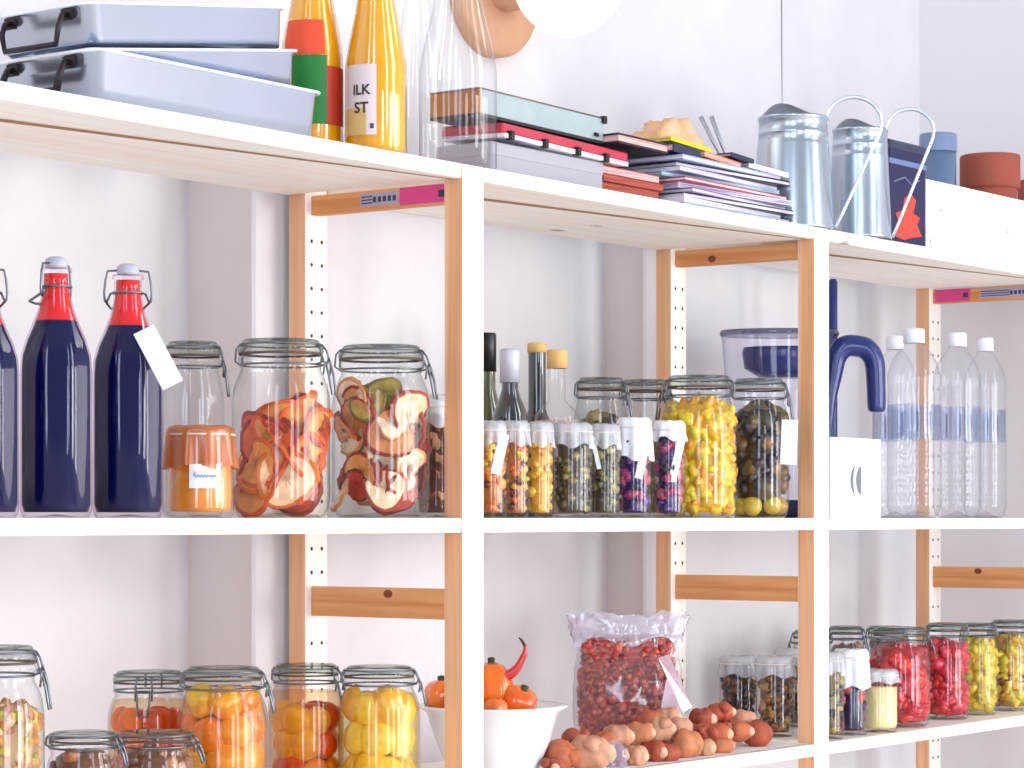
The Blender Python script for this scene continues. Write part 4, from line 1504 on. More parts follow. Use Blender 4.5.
def pan(label, xa, ya, z, L, Wd, h, tilt, yaw=0.0, hz_=0.5):
    t = thing('roasting_pan', label, 'roasting pan', (xa, ya, z), 0, 'stacked aluminium roasting pans')
    t.rotation_euler = (0, -tilt, yaw)
    vs, fs = pan_mesh(L, Wd, h)
    MB().add(vs, fs).build('pan_body', alu, t)
    b = MB()
    pts = []
    for cx_, cy_, a0 in ((L - 0.014, Wd - 0.014, 0), (0.014, Wd - 0.014, 90), (0.014, 0.014, 180), (L - 0.014, 0.014, 270)):
        for k in range(6):
            a = R_(a0 + 18 * k)
            pts.append((cx_ + 0.0165 * math.cos(a), cy_ + 0.0165 * math.sin(a), h))
    b.tube(pts, 0.0017, 6, True)
    b.build('rolled_rim', mat('bright_rim', srgb(244, 246, 250), 0.35, metal=0.3), t)
    for end in (0, 1):
        b = MB()
        xe_, s_ = (0, -1) if end == 0 else (L, 1)
        yc, hw = Wd / 2, 0.043
        z0 = h * 0.80
        b.tube([(xe_, yc - hw, z0), (xe_ + s_ * 0.010, yc - hw, z0 - 0.001), (xe_ + s_ * 0.016, yc - hw, z0 - 0.012), (xe_ + s_ * 0.018, yc - hw + 0.004, z0 - 0.030),
                (xe_ + s_ * 0.018, yc + hw - 0.004, z0 - 0.030), (xe_ + s_ * 0.016, yc + hw, z0 - 0.012), (xe_ + s_ * 0.010, yc + hw, z0 - 0.001), (xe_, yc + hw, z0)], 0.0032, 8)
        for q in (-1, 1):
            b.box((min(xe_, xe_ + s_ * 0.003), yc + q * hw - 0.008, z0 - 0.006), (max(xe_, xe_ + s_ * 0.003), yc + q * hw + 0.008, z0 + 0.006))
        b.build('wire_handle', dark_wire, t)
    return t


pan('lowest aluminium roasting pan of the stack, resting flat on the top shelf', x0, 1.962, TOP + 0.0005, PL, PWD, 0.054, 0)
pan('middle aluminium roasting pan, tilted up inside the lowest one', x0 + 0.004, 1.966, TOP + 0.008, PL - 0.03, PWD - 0.010, 0.046, R_(8.0))
pan('topmost aluminium roasting pan of the tilted stack', x0 + 0.000, 1.968, TOP + 0.0575, PL - 0.045, PWD - 0.016, 0.045, R_(8.0))

# ---------------------------------------------------------------- juice bottles
jo = mat('orange_juice', srgb(255, 172, 10), 0.12, noise_amt=0.18, noise_scale=25, coat=0.8)
thin_gl = glass('bottle_clear', (0.99, 0.98, 0.96), (0.85, 0.66, 0.35))
label_red = mat('red_label', srgb(236, 76, 36), 0.5)
label_green = mat('green_label', srgb(16, 120, 40), 0.5)
label_brick = mat('brick_label', srgb(190, 56, 30), 0.5)
label_pale = mat('pale_label', srgb(232, 214, 214), 0.6)
label_tan = mat('tan_label', srgb(226, 186, 120), 0.6)


def tall_bottle(name, label, px, pw, Y, gm, Hm=0.31, fillm=None, fillz=0.92, base_shoulder=0.40, group=None, capm=None):
    loc, rz = place(px, Y, TOP)
    R = pw / 2 * M(px, Y)
    t = thing(name, label, 'bottle', loc, rz, group)
    rn = R * 0.40
    prof = [(0, 0.004), (R * 0.9, 0), (R, 0.006), (R, Hm * base_shoulder), (R * 0.97, Hm * (base_shoulder + 0.04)), (R * 0.85, Hm * (base_shoulder + 0.12)), (R * 0.68, Hm * (base_shoulder + 0.22)), (R * 0.50, Hm * (base_shoulder + 0.36)), (rn, Hm * (base_shoulder + 0.48)), (rn, Hm * 0.97), (rn * 1.12, Hm * 0.975), (rn * 1.12, Hm), (rn * 0.8, Hm)]
    MB().lathe(prof, 40).build('bottle_body', gm, t)
    if fillm:
        q = 0.955
        pr = [(0, 0.007), (R * 0.87, 0.005), (R * q, 0.012)] + [(r * q, z) for r, z in prof[3:9]] + [(rn * q, Hm * fillz), (0, Hm * fillz)]
        MB().lathe(pr, 40).build('juice', fillm, t)
    if capm:
        MB().lathe([(rn * 1.15, Hm * 0.965), (rn * 1.2, Hm * 0.965), (rn * 1.2, Hm * 1.01), (0, Hm * 1.012)], 24).build('cap', capm, t)
    return t, R


orange_cap = mat('orange_cap', srgb(230, 90, 30), 0.4)
t, R = tall_bottle('juice_bottle', 'orange juice bottle with red and green label beside the roasting pans', 312, 62, 2.075, thin_gl, 0.31, jo, group='orange juice bottles', capm=orange_cap)
zb = lambda py, px=312, Y=2.075: (518 - py) * M(px, Y) - 0.435
MB().lathe([(R * 1.012, zb(128)), (R * 1.012, zb(60))], 16, R_(-150), R_(-62)).build('green_label', label_green, t)
MB().lathe([(R * 1.012, zb(59)), (R * 1.012, Hh := 0.31 * 0.40), (R * 0.99, 0.31 * 0.45), (R * 0.87, 0.31 * 0.53)], 16, R_(-150), R_(-66)).build('red_label', label_red, t)
MB().lathe([(R * 1.010, zb(128)), (R * 1.010, zb(70))], 16, R_(-62), R_(5)).build('brick_label', label_brick, t)
t, R = tall_bottle('juice_bottle', 'yellow orange juice bottle with pale printed label beside the clear bottle', 376, 62, 2.005, thin_gl, 0.32, jo, group='orange juice bottles', base_shoulder=0.33, capm=orange_cap)
z2 = lambda py: (518 - py) * M(376, 2.005) - 0.435
aL, aR = R_(-160), R_(-89)
MB().lathe([(R * 1.012, z2(139)), (R * 1.012, z2(69))], 18, aL, aR).build('bottle_label', label_pale, t)
MB().lathe([(R * 1.016, z2(139)), (R * 1.016, z2(112))], 12, aL, R_(-108)).build('tan_panel', label_tan, t)


def text_mesh(s, size, m_, bend_R=None, a_c=0.0, z=0.0, thick=0.0):
    cu = bpy.data.curves.new('print', 'FONT')
    cu.body = s
    cu.size = size
    cu.align_x = 'CENTER'
    cu.offset = 0.0004
    o = bpy.data.objects.new('tmp', cu)
    C.objects.link(o)
    dg = bpy.context.evaluated_depsgraph_get()
    me = bpy.data.meshes.new_from_object(o.evaluated_get(dg))
    bpy.data.objects.remove(o)
    me.materials.clear()
    me.materials.append(m_)
    for v in me.vertices:
        if bend_R:
            a = a_c + v.co.x / bend_R
            v.co = (bend_R * math.cos(a), bend_R * math.sin(a), z + v.co.y)
        else:
            v.co = (v.co.x, 0, z + v.co.y)
    me.name = 'print'
    return me


blk = mat('black_print', srgb(50, 50, 24), 0.6)
put('printed_word', text_mesh('ILK', 0.017, blk, R * 1.03, R_(-118), z2(99)), t)
put('printed_word', text_mesh('ST', 0.018, blk, R * 1.03, R_(-118), z2(117)), t)
MB().lathe([(R * 1.02, z2(133)), (R * 1.02, z2(128))], 6, R_(-101), R_(-94)).build('printed_dot', ink, t)

# clear bottles
tall_bottle('glass_bottle', 'large clear glass bottle on the top shelf in front of the stacked boxes', 458, 78, 2.002, clear_glass, 0.34, group='clear glass bottles', base_shoulder=0.36)
tall_bottle('glass_bottle', 'second clear glass bottle partly hidden behind the yellow orange juice bottle', 418, 52, 2.135, clear_glass, 0.33, group='clear glass bottles', base_shoulder=0.40)

# ---------------------------------------------------------------- boxes and magazines
def slab(name, label, cat, lo, hi, mats, group=None, rz=0.0, tilt=0.0, rollx=0.0, e=0.0008, front=False):
    """a closed magazine: cover wrapped round a block of pages"""
    c = Vector(((lo[0] + hi[0]) / 2, (lo[1] + hi[1]) / 2, lo[2]))
    L, D, h = hi[0] - lo[0], hi[1] - lo[1], hi[2] - lo[2]
    t = thing(name, label, cat, c, rz, group)
    t.rotation_euler = (rollx, tilt, rz)
    b = MB()
    b.box((-L / 2, -D / 2, 0), (L / 2, D / 2, e), 0)
    b.box((-L / 2, -D / 2, h - e), (L / 2, D / 2, h), 0)
    if front:
        b.box((-L / 2, -D / 2, e), (L / 2, -D / 2 + e, h - e), 0)
    else:
        b.box((-L / 2, D / 2 - e, e), (L / 2, D / 2, h - e), 0)
    b.build('magazine_cover', mats[0], t)
    b = MB()
    b.box((-L / 2 + 0.001, -D / 2 + (e if front else 0.001), e), (L / 2 - 0.001, D / 2 - e, h - e), 0)
    b.build('pages', mats[1], t)
    return t


def pages_mat(name, c1, c2, k=900):
    if name in _m:
        return _m[name]
    m = bpy.data.materials.new(name)
    m.use_nodes = True
    nt = m.node_tree
    p = nt.nodes['Principled BSDF']
    p.inputs['Roughness'].default_value = 0.7
    tc = nt.nodes.new('ShaderNodeTexCoord')
    mp = nt.nodes.new('ShaderNodeMapping')
    mp.inputs['Scale'].default_value = (12, 12, k)
    n = nt.nodes.new('ShaderNodeTexNoise')
    n.inputs['Scale'].default_value = 1
    cr = nt.nodes.new('ShaderNodeValToRGB')
    cr.color_ramp.elements[0].position = 0.35
    cr.color_ramp.elements[0].color = c1
    cr.color_ramp.elements[1].position = 0.6
    cr.color_ramp.elements[1].color = c2
    nt.links.new(tc.outputs['Object'], mp.inputs['Vector'])
    nt.links.new(mp.outputs['Vector'], n.inputs['Vector'])
    nt.links.new(n.outputs['Fac'], cr.inputs['Fac'])
    nt.links.new(cr.outputs['Color'], p.inputs['Base Color'])
    _m[name] = m
    return m


pg_white = pages_mat('white_pages', srgb(170, 160, 190), srgb(240, 236, 240))
pg_lilac = pages_mat('lilac_pages', srgb(110, 100, 150), srgb(214, 208, 226))
pg_red = pages_mat('red_pages', srgb(110, 30, 26), srgb(190, 90, 70))
pg_pink = pages_mat('pink_pages', srgb(190, 100, 110), srgb(240, 200, 190))
cv = {k: mat('cover_' + k, srgb(*c), 0.35) for k, c in dict(red=(196, 44, 48), crimson=(190, 46, 70), navy=(30, 34, 66), black=(30, 26, 32), teal=(120, 170, 170),
                                                           yellow=(214, 200, 30), orange=(232, 140, 80), blue=(150, 170, 210), white=(236, 234, 240), brown=(120, 50, 36), violet=(130, 110, 170)).items()}
# flat storage box
xa, xb = T(492, 2.0), T(603, 2.0)
zt = 0.046
bxo = thing('storage_box', 'flat pale grey box under the red notebook on the top shelf', 'box', (xa, 2.0, TOP), 0)
b = MB()
b.box((0, 0, 0), (xb - xa, 0.090, zt), 0, bev=0.002)
b.build('box_body', mat('pale_grey_card', srgb(166, 162, 172), 0.7), bxo)
b = MB()
b.box((-0.001, -0.001, zt * 0.62), (xb - xa + 0.001, 0.091, zt + 0.001), 0, bev=0.002)
b.build('box_lid', mat('grey_card_lid', srgb(172, 168, 178), 0.7), bxo)
# red notebook with black binding clips
xa2, xb2 = T(515, 1.975), T(640, 1.975)
nb = thing('notebook', 'long crimson notebook with black binder clips on the flat grey box', 'notebook', ((xa2 + xb2) / 2, 2.045, TOP + zt + 0.0055), 0)
nb.rotation_euler = (R_(2), R_(1.4), 0)
Ln = xb2 - xa2
b = MB()
b.box((-Ln / 2, -0.05, 0.006), (Ln / 2, 0.05, 0.019), 0, bev=0.002)
b.build('notebook_cover', cv['crimson'], nb)
b = MB()
b.box((-Ln / 2 + 0.002, -0.052, 0.0), (Ln / 2 - 0.002, 0.05, 0.006), 0)
b.build('pages', pg_white, nb)
for k in (0.05, 0.31, 0.57, 0.80):
    b = MB()
    xk = -Ln / 2 + Ln * k
    b.box((xk - 0.004, -0.057, -0.002), (xk + 0.004, -0.047, 0.010), 0, bev=0.001)
    b.build('binder_clip', black_cap, nb)
# tray with wooden end and black underside
xa3, xb3 = 2.64, T(603, 2.01)
zt3 = HGT(500, 140, 1.985)
tr = thing('glass_display_case', 'flat glass sided case with wooden end and black base, on top of the notebook', 'case', (xa3, 2.01, TOP + 0.079), 0)
tr.rotation_euler = (0, R_(1.0), 0)
L3 = xb3 - xa3
b = MB()
b.box((0, 0, 0), (L3, 0.08, 0.004), 0)
b.build('case_base', black_cap, tr)
b = MB()
b.box((0.004, 0.0, 0.004), (L3, 0.003, 0.034), 0)
b.box((0.004, 0.077, 0.004), (L3, 0.08, 0.034), 0)
b.box((L3 - 0.003, 0.003, 0.004), (L3, 0.077, 0.034), 0)
b.build('side_panes', mat('frosted_pane', srgb(176, 192, 194), 0.15, metal=0.3, coat=0.5, noise_amt=0.12, noise_scale=30), tr)
b = MB()
b.box((0, 0, 0.004), (0.004, 0.08, 0.034), 0)
b.build('wooden_end', mat('brown_wood_end', srgb(176, 112, 50), 0.5, noise_amt=0.3, noise_scale=40), tr)
b = MB()
b.tube([(0, 0.001, 0.035), (L3, 0.001, 0.035), (L3, 0.079, 0.035), (0, 0.079, 0.035)], 0.0016, 6, True)
b.build('rim_wire', mat('brown_rim', srgb(120, 100, 96), 0.4, metal=0.4), tr)
b = MB()
b.box((L3 - 0.022, -0.003, 0.008), (L3 - 0.014, 0, 0.013), 0)
b.box((L3 - 0.004, -0.004, 0.028), (L3 + 0.004, 0.002, 0.038), 0)
b.build('latch', dark_wire, tr)

# magazines : left red pile
MGR = 'magazines piled on the top shelf'
xl, xr = T(607, 1.99), T(672, 1.99)
z = TOP
redl = [('lowest dark red magazine of the left pile under the notebook', 'brown', pg_red), ('brown red magazine second from the bottom of the left pile', 'red', pg_red),
        ('red magazine third from the bottom of the left pile', 'brown', pg_red), ('pale edged magazine on top of the red left pile', 'red', pg_pink)]
for i, (lab, c_, pg) in enumerate(redl):
    h = 0.0105
    slab('magazine', lab, 'magazine', (xl + 0.002 * i, 2.0 + 0.003 * (i % 2), z), (xr + rnd(-0.012, 0.0), 2.20, z + h), (cv[c_], pg), MGR, rnd(-0.02, 0.02))
    z += h + 0.0006
# right pale pile, larger magazines
xl, xr = T(683, 1.98), T(792, 1.98)
z = TOP
spec = [('lowest magazine of the tall right pile, pale blue cover', 'blue', pg_lilac, 0.0010, 0.0), ('magazine second from the bottom of the right pile, white cover', 'white', pg_white, 0.0008, 0.05),
        ('magazine third from the bottom of the right pile, black cover', 'black', pg_white, 0.0016, -0.03), ('magazine fourth from the bottom of the right pile, violet cover', 'violet', pg_white, 0.0012, 0.06),
        ('magazine fifth from the bottom of the right pile, white cover', 'white', pg_lilac, 0.0008, -0.06), ('magazine sixth from the bottom of the right pile, red cover', 'crimson', pg_white, 0.0014, 0.02),
        ('magazine seventh from the bottom of the right pile, teal cover', 'teal', pg_lilac, 0.0016, -0.07), ('magazine eighth from the bottom of the right pile, lilac pages', 'violet', pg_white, 0.0010, 0.05),
        ('magazine ninth from the bottom of the right pile, thick black cover', 'black', pg_white, 0.0022, -0.05), ('magazine with blue white cover near the top of the right pile', 'blue', pg_white, 0.0014, 0.04)]
for i, (lab, c_, pg, ce, yw) in enumerate(spec):
    h = rnd(0.0055, 0.0080) + (0.002 if c_ == 'black' else 0)
    sh = rnd(-0.016, 0.012) + (-0.012 if i > 4 else 0.004)
    ys_ = 1.985 + abs(yw) * 0.16
    slab('magazine', lab, 'magazine', (xl + sh, ys_ - 0.012, z), (xr + sh - 0.012, ys_ + 0.18, z + h), (cv[c_], pg), MGR, yw, 0, 0, ce)
    z += h + 0.0003
ztop = z
# a few thick ones on top, sloping
slab('magazine', 'thick dark magazine with pink pages lying across both piles', 'magazine', (T(620, 1.985), 1.985, TOP + 0.0735), (T(668, 1.985), 2.14, TOP + 0.0875), (cv['black'], pg_pink), MGR, -0.02, R_(1), 0, 0.0028)
slab('magazine', 'thick navy magazine with dark spine on top of the right pile', 'magazine', (T(672, 1.985), 1.985, ztop + 0.002), (T(700, 1.985), 2.16, ztop + 0.014), (cv['navy'], pg_pink), MGR, 0.03, R_(2.0), 0, 0.002, True)
slab('magazine', 'yellow magazine on the very top of the right pile', 'magazine', (T(671, 1.99), 1.99, ztop + 0.0165), (T(712, 1.99), 2.15, ztop + 0.0225), (cv['yellow'], pg_pink), MGR, 0.0, R_(3), 0, 0.002, True)
slab('magazine', 'orange magazine lying beside the navy one, sloping to the right', 'magazine', (T(702, 1.99), 1.99, ztop + 0.003), (T(742, 1.99), 2.13, ztop + 0.0115), (cv['orange'], pg_pink), MGR, 0.05, R_(3), 0, 0.0016)
slab('magazine', 'small dark blue booklet on the slope of the right pile', 'magazine', (T(733, 1.985), 1.985, ztop + 0.0115), (T(754, 1.985), 2.08, ztop + 0.018), (cv['navy'], pg_lilac), MGR, -0.03, R_(4), 0, 0.002, True)
slab('magazine', 'short cream magazine sticking out at the right end of the pile by the can', 'magazine', (T(752, 1.985), 1.985, ztop + 0.001), (T(788, 1.985), 2.10, ztop + 0.0085), (cv['white'], pg_white), MGR, -0.06, R_(3), 0, 0.0022, True)
# crumpled paper with orange tones
b = MB()
xx, yy = T(668, 2.06), 2.06
Rr = 44 * M(668, 2.06)
vs, fs = [], []
N1, N2 = 30, 12
for i in range(N2 + 1):
    th = (PI / 2) * i / N2
    for k in range(N1):
        a = 2 * PI * k / N1
        d = Vector((math.sin(th) * math.cos(a), math.sin(th) * math.sin(a), math.cos(th)))
        q = 1 + 0.25 * noise.noise(d * 3.2) + 0.10 * noise.noise(d * 12)
        vs.append((d.x * Rr * q, d.y * 0.045 * q, max(0.0, d.z * 0.034 * q)))
        kk = 0.5 + 0.5 * noise.noise(d * 4 + Vector((3, 3, 3)))
        b.c.append(tuple(srgb(238, 170, 96)[c] * kk + srgb(236, 196, 176)[c] * (1 - kk) for c in range(3)))
cc = b.c
b.c = []
for i in range(N2):
    for k in range(N1):
        fs.append((i * N1 + k, i * N1 + (k + 1) % N1, (i + 1) * N1 + (k + 1) % N1, (i + 1) * N1 + k))
b.add(vs, fs, 0, True)
b.c = cc
o = b.build('crumpled_paper', piece_mat('tissue', 0.8, 0, 0.1, 40, 0, 0.5), None, (xx, yy, TOP + 0.0885))
o.scale = (1.05, 1.0, 1.5)
tag(o, 'crumpled peach and orange tissue paper on top of the magazines', 'paper')
# scissors-like grey tongs leaning on the pile
t = thing('kitchen_tongs', 'pair of grey metal tongs leaning on top of the magazines', 'tongs', (T(722, 2.06), 2.06, ztop + 0.018), 0)
rz_ = math.atan2(-T(722, 2.06), 2.06)
t.rotation_euler = (0, 0, rz_)
for k in (-1, 1):
    b = MB()
    mm = M(722, 2.06)
    b.tube([(6 * mm + k * 0.003, 0, 0), (-5 * mm + k * 0.0055, 0, 0.034), (-16 * mm + k * 0.008, 0, 0.072)], [0.0024, 0.003, 0.0036], 8)
    b.build('tong_arm', mat('brushed_grey', srgb(176, 176, 184), 0.4, metal=0.5), t)
b = MB()
b.blob((6 * mm, 0, 0.001), (0.009, 0.006, 0.006), (0, 0, 0), 0.05)
b.build('tong_joint', cv['navy'], t)


# ---------------------------------------------------------------- watering cans
def watering_can(label, px, Y, pwt, pwb, pytop, hpx):
    """tapered can, half-covered opening, tall strap handle to the right"""
    loc, rz = place(px, Y, TOP)
    m = M(px, Y)
    Rt, Rbm = pwt / 2 * m, pwb / 2 * m
    H = (518 - pytop) * m - 0.435
    t = thing('watering_can', label, 'watering can', loc, rz, 'galvanised watering cans')
    b = MB()
    b.lathe([(0, 0.003), (Rbm * 0.97, 0.003), (Rbm * 1.01, 0), (Rbm * 1.01, 0.006), (Rbm, 0.008), (Rbm + (Rt - Rbm) * 0.74, H * 0.74), (Rt * 1.045, H * 0.745), (Rt * 1.045, H * 0.76), (Rt * 1.03, H * 0.765), (Rt * 1.02, H * 0.84), (Rt * 1.03, H * 0.845), (Rt * 1.03, H * 0.86), (Rt * 1.01, H * 0.865), (Rt, H * 0.97), (Rt * 1.03, H * 0.975), (Rt * 1.03, H), (Rt * 0.98, H), (Rt * 0.96, H * 0.9), (Rbm * 0.9, 0.01), (0, 0.01)], 44)
    b.build('can_body', tin, t)
    # arched half cover
    b = MB()
    vs, fs = [], []
    n1, n2 = 16, 18
    for i in range(n1 + 1):
        yy_ = -1 + 2 * i / n1
        hw_ = math.sqrt(max(0, 1 - yy_ * yy_))
        for k in range(n2 + 1):
            u = k / n2
            xn = -0.98 * hw_ + 1.96 * hw_ * u
            f_ = math.sin(PI / 2 * u / 0.27) if u < 0.27 else (0.5 + 0.5 * math.cos(PI * (u - 0.27) / 0.73)) ** 0.9
            vs.append((xn * Rt, yy_ * 0.98 * Rt, H * 0.997 + 0.40 * Rt * f_ * hw_ ** 0.5))
    for i in range(n1):
        for k in range(n2):
            q = i * (n2 + 1) + k
            fs.append((q, q + n2 + 1, q + n2 + 2, q + 1))
    b.add(vs, fs)
    b.build('arched_cover', mat('weathered_tin', srgb(120, 124, 134), 0.45, metal=0.7, noise_amt=0.15, noise_scale=20), t)
    # handle: arch over the top then a straight run down to the base
    b = MB()
    hx0 = Rt * 0.92
    pts = []
    top = (518 - hpx[1]) * m - 0.435
    xr_ = hpx[0] * m
    xm = (hx0 + xr_) / 2
    hw = (xr_ - hx0) / 2
    zs = top - hw * 0.95
    pts.append((hx0, 0, H * 0.62))
    pts.append((hx0, 0, H * 0.80))
    for i in range(13):
        a = PI - PI * i / 12 * 1.08
        pts.append((xm + hw * math.cos(a), 0, zs + hw * 0.95 * math.sin(a)))
    e = pts[-1]
    bx_, bz = Rbm * 1.03, H * 0.03
    for i in range(1, 8):
        u = i / 7
        pts.append((e[0] + (bx_ - e[0]) * u, 0, e[2] + (bz - e[2]) * u))
    # flat strap section
    vs, fs = [], []
    n = len(pts)
    for i, p in enumerate(pts):
        d = Vector(pts[min(i + 1, n - 1)]) - Vector(pts[max(i - 1, 0)])
        d.normalize()
        nn = Vector((d.z, 0, -d.x)) * 0.0022
        for sy in (-0.006, 0.006):
            for s_ in (-1, 1):
                vs.append(Vector(p) + nn * s_ + Vector((0, sy, 0)))
    for i in range(n - 1):
        o_ = i * 4
        for a_, b_ in ((0, 1), (1, 3), (3, 2), (2, 0)):
            fs.append((o_ + a_, o_ + b_, o_ + 4 + b_, o_ + 4 + a_))
    fs += [(0, 2, 3, 1), (n * 4 - 4, n * 4 - 3, n * 4 - 1, n * 4 - 2)]
    b.add(vs, fs, 0, True)
    b.build('strap_handle', mat('bright_tin', srgb(226, 230, 236), 0.3, metal=0.7), t)
    # spout turned away behind the can
    b = MB()
    b.tube([(-0.02, Rbm * 0.8, 0.03), (-0.025, Rbm + 0.008, 0.06), (-0.03, Rbm + 0.022, 0.11)], [0.010, 0.008, 0.006], 12)
    b.build('spout', tin, t)
    return t


watering_can('galvanised watering can nearer the magazines, with arched cover and strap handle', 793, 2.012, 68, 82, 118, (88, 98))
watering_can('galvanised watering can between the other can and the navy tin', 860, 1.993, 54, 63, 130, (73, 110))

# navy tin with red motif
xt0, xt1 = T(889, 1.975), T(926, 1.975)
Ht = (518 - 142) * M(905, 1.975) - 0.435
tn = thing('tin_canister', 'navy blue tin with pale band and red motif beside the white crate', 'tin', ((xt0 + xt1) / 2, 1.987, TOP), 0)
wt = (xt1 - xt0)
b = MB()
b.box((-wt / 2, -0.012, 0), (wt / 2, 0.055, Ht * 0.93), 0, bev=0.003)
b.build('tin_body', mat('navy_tin', srgb(14, 16, 72), 0.45), tn)
b = MB()
b.box((-wt / 2 - 0.001, -0.013, Ht * 0.90), (wt / 2 + 0.001, 0.056, Ht), 0, bev=0.003)
b.build('tin_lid', mat('slate_lid', srgb(40, 50, 78), 0.4), tn)
b = MB()
b.box((-wt / 2, -0.0126, Ht * 0.77), (wt / 2, -0.0121, Ht * 0.82), 0)
b.build('pale_band', mat('pale_band', srgb(110, 124, 170), 0.5), tn)
b = MB()
pts = [(-0.35, 0.08), (-0.10, 0.06), (0.15, 0.10), (0.38, 0.12), (0.25, 0.22), (0.32, 0.30), (0.14, 0.33), (0.22, 0.46), (0.06, 0.52), (-0.10, 0.46), (-0.16, 0.34), (-0.34, 0.30), (-0.22, 0.20)]
b.add([(p[0] * wt, -0.0127, p[1] * Ht) for p in pts], [tuple(range(len(pts)))], 0, False)
b.build('red_motif', mat('red_motif', srgb(230, 64, 44), 0.4), tn)
b = MB()
pts2 = [(-0.38 * wt, -0.0129, 0.60 * Ht), (-0.1 * wt, -0.0129, 0.66 * Ht), (0.1 * wt, -0.0129, 0.60 * Ht), (0.3 * wt, -0.0129, 0.66 * Ht)]
b.tube(pts2, 0.0012, 5)
b.build('pale_scroll', mat('scroll_grey', srgb(130, 134, 170), 0.5), tn)

# white crate with terracotta pots
Yc = 1.999
xc0, xc1 = T(927, Yc), 4.46
hc = (518 - 179) * M(928, Yc) - 0.435
cr_w = mat('white_painted_wood', srgb(250, 248, 244), 0.6, noise_amt=0.03, noise_scale=10, bump=0.1)
crate = thing('wooden_crate', 'white painted wooden crate holding terracotta pots at the right of the top shelf', 'crate', (xc0, Yc, TOP), 0)
LC = xc1 - xc0
b = MB(); b.box((0, 0, 0.002), (LC, 0.012, hc), 0, bev=0.0015); b.build('front_panel', cr_w, crate)
b = MB(); b.box((0, 0.215, 0.002), (LC, 0.227, hc), 0, bev=0.0015); b.build('back_panel', cr_w, crate)
b = MB(); b.box((0, 0.0125, 0.002), (0.012, 0.2145, hc), 0, bev=0.0015); b.build('side_panel', cr_w, crate)
b = MB(); b.box((LC - 0.012, 0.0125, 0.002), (LC, 0.2145, hc), 0, bev=0.0015); b.build('side_panel', cr_w, crate)
b = MB(); b.box((0.0125, 0.0125, 0.0), (LC - 0.0125, 0.2145, 0.008), 0); b.build('crate_bottom', cr_w, crate)
for k, (px_, pz_) in enumerate(((0.05, 0.62), (0.012, 0.18), (0.30, 0.5))):
    b = MB()
    b.lathe([(0, 0), (0.0026, 0), (0.0022, 0.0008), (0, 0.001)], 10, xf=Matrix.Translation((px_, 0, hc * pz_)) @ Matrix.Rotation(PI / 2, 4, 'X'))
    b.build('nail_head', mat('nail', srgb(170, 160, 140), 0.5, metal=0.5), crate)
terra = mat('terracotta', srgb(160, 78, 60), 0.8, noise_amt=0.12, noise_scale=30)


def pot(label, px, Y, pytop, pw):
    m = M(px, Y)
    R = pw / 2 * m
    x = T(px, Y)
    zt_ = HGT(px, pytop, Y)
    H = zt_ - TOP - 0.008
    t = thing('terracotta_pot', label, 'plant pot', (x, Y, TOP + 0.008), 0, 'terracotta pots in the white crate')
    MB().lathe([(0, 0), (R * 0.66, 0), (R * 0.70, 0.003), (R * 0.90, H * 0.72), (R * 0.88, H * 0.74), (R * 0.80, H * 0.70), (R * 0.6, 0.008), (0, 0.008)], 36).build('pot_wall', terra, t)
    MB().lathe([(R * 0.87, H * 0.70), (R * 0.97, H * 0.70), (R, H * 0.73), (R, H * 0.985), (R * 0.97, H), (R * 0.91, H), (R * 0.89, H * 0.96), (R * 0.85, H * 0.72)], 36).build('pot_rim', terra, t)


pot('larger terracotta pot showing its rim above the white crate', 990, 2.07, 156, 60)
pot('terracotta pot at the right edge of the picture inside the white crate', 1042, 2.09, 181, 48)
# blue-grey tin behind the navy one
loc, rz = place(936, 2.12, TOP)
H = (518 - 142) * M(936, 2.12) - 0.435
R = 18 * M(936, 2.12)
t = thing('round_tin', 'slate blue round tin standing in the near corner of the white crate', 'tin', (T(934, 2.1), 2.1, TOP), rz)
t.location = (T(938, 2.10), 2.10, TOP + 0.008)
MB().lathe([(0, 0), (R, 0), (R, H * 0.95), (0, H * 0.95)], 32).build('tin_body', mat('slate_blue', srgb(96, 116, 150), 0.35, coat=0.2), t)
MB().lathe([(R * 1.03, H * 0.86), (R * 1.03, H * 0.985), (R * 0.98, H), (0, H)], 32).build('tin_lid', mat('slate_blue_lid', srgb(120, 136, 170), 0.35), t)

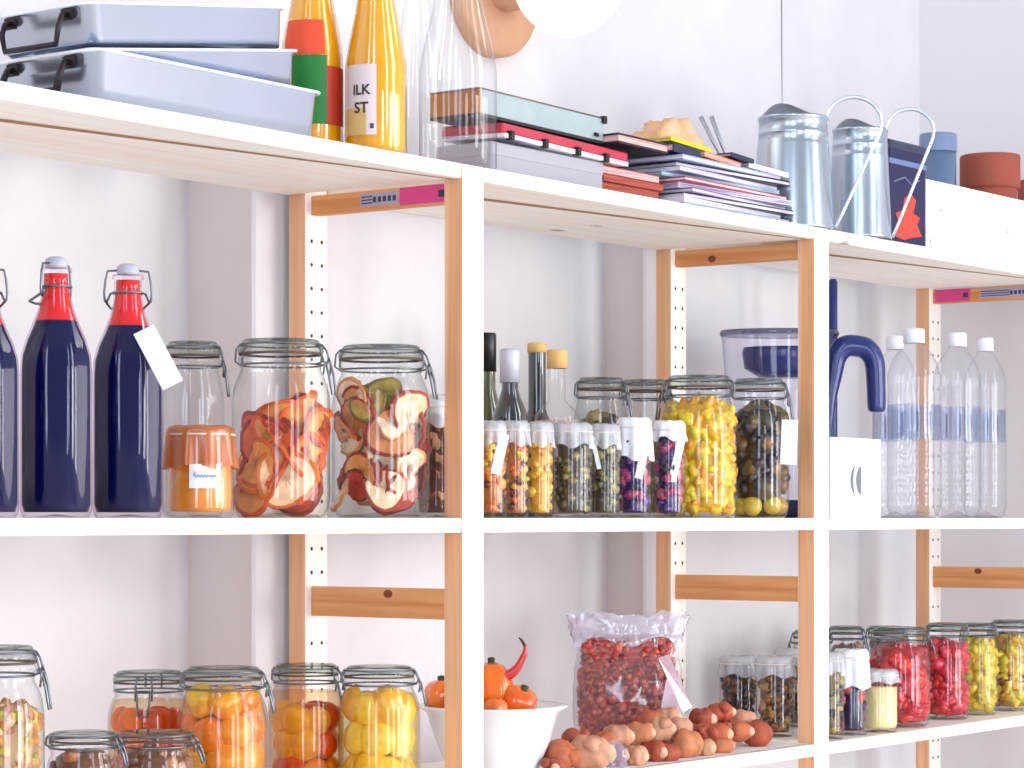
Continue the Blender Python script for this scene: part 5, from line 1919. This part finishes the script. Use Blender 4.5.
# ---------------------------------------------------------------- wall lamp
tb = T(498, 2.34)
zb_ = HZ + 528 * M(498, 2.34)
lamp = thing('wall_lamp', 'round white glowing globe lamp with wooden base on the wall', 'lamp', (tb, WALLY, zb_), 0)
lampwood = mat('lamp_wood', srgb(214, 164, 128), 0.5, noise_amt=0.12, noise_scale=30)
xf = Matrix.Rotation(PI / 2, 4, 'X')
MB().lathe([(0, -0.004), (0.098, -0.004), (0.100, 0.0), (0.100, 0.020), (0.096, 0.026), (0.030, 0.030), (0, 0.030)], 48, xf=xf).build('lamp_base', lampwood, lamp)
MB().lathe([(0.034, 0.028), (0.034, 0.075), (0.028, 0.078), (0, 0.078)], 32, xf=xf).build('socket', lampwood, lamp)
gm = bpy.data.materials.new('lit_opal_glass')
gm.use_nodes = True
pp = gm.node_tree.nodes['Principled BSDF']
pp.inputs['Base Color'].default_value = (1, 1, 1, 1)
pp.inputs['Emission Color'].default_value = (1, 0.97, 0.92, 1)
pp.inputs['Emission Strength'].default_value = 1.15
prof = [(0.083 * math.sin(PI * i / 24), -0.083 * math.cos(PI * i / 24)) for i in range(25)]
prof[0] = (0, prof[0][1]); prof[-1] = (0, prof[-1][1])
MB().lathe(prof, 48).build('globe', gm, lamp, (0, -0.150, 0))

# ---------------------------------------------------------------- marks and fittings belong to the part that carries them
PAIRS = {'handwriting': 'jar_label', 'printed_word': 'bottle_label', 'tan_panel': 'bottle_label', 'printed_dot': 'bottle_label', 'label_print': 'wrap_label',
         'nail_head': 'front_panel', 'rolled_rim': 'pan_body', 'clasp': 'wire_bail', 'printed_mark': 'carton_body', 'pale_scroll': 'tin_body',
         'red_motif': 'tin_body', 'pale_band': 'tin_body', 'string': 'cover', 'rubber_ring': 'jar_lid'}
for o in list(C.objects):
    want = PAIRS.get(o.name.rsplit('.', 1)[0] if o.name[-3:].isdigit() else o.name)
    if want and o.parent is not None:
        for c in o.parent.children:
            base = c.name.rsplit('.', 1)[0] if c.name[-3:].isdigit() else c.name
            if base == want:
                o.parent = c
                break
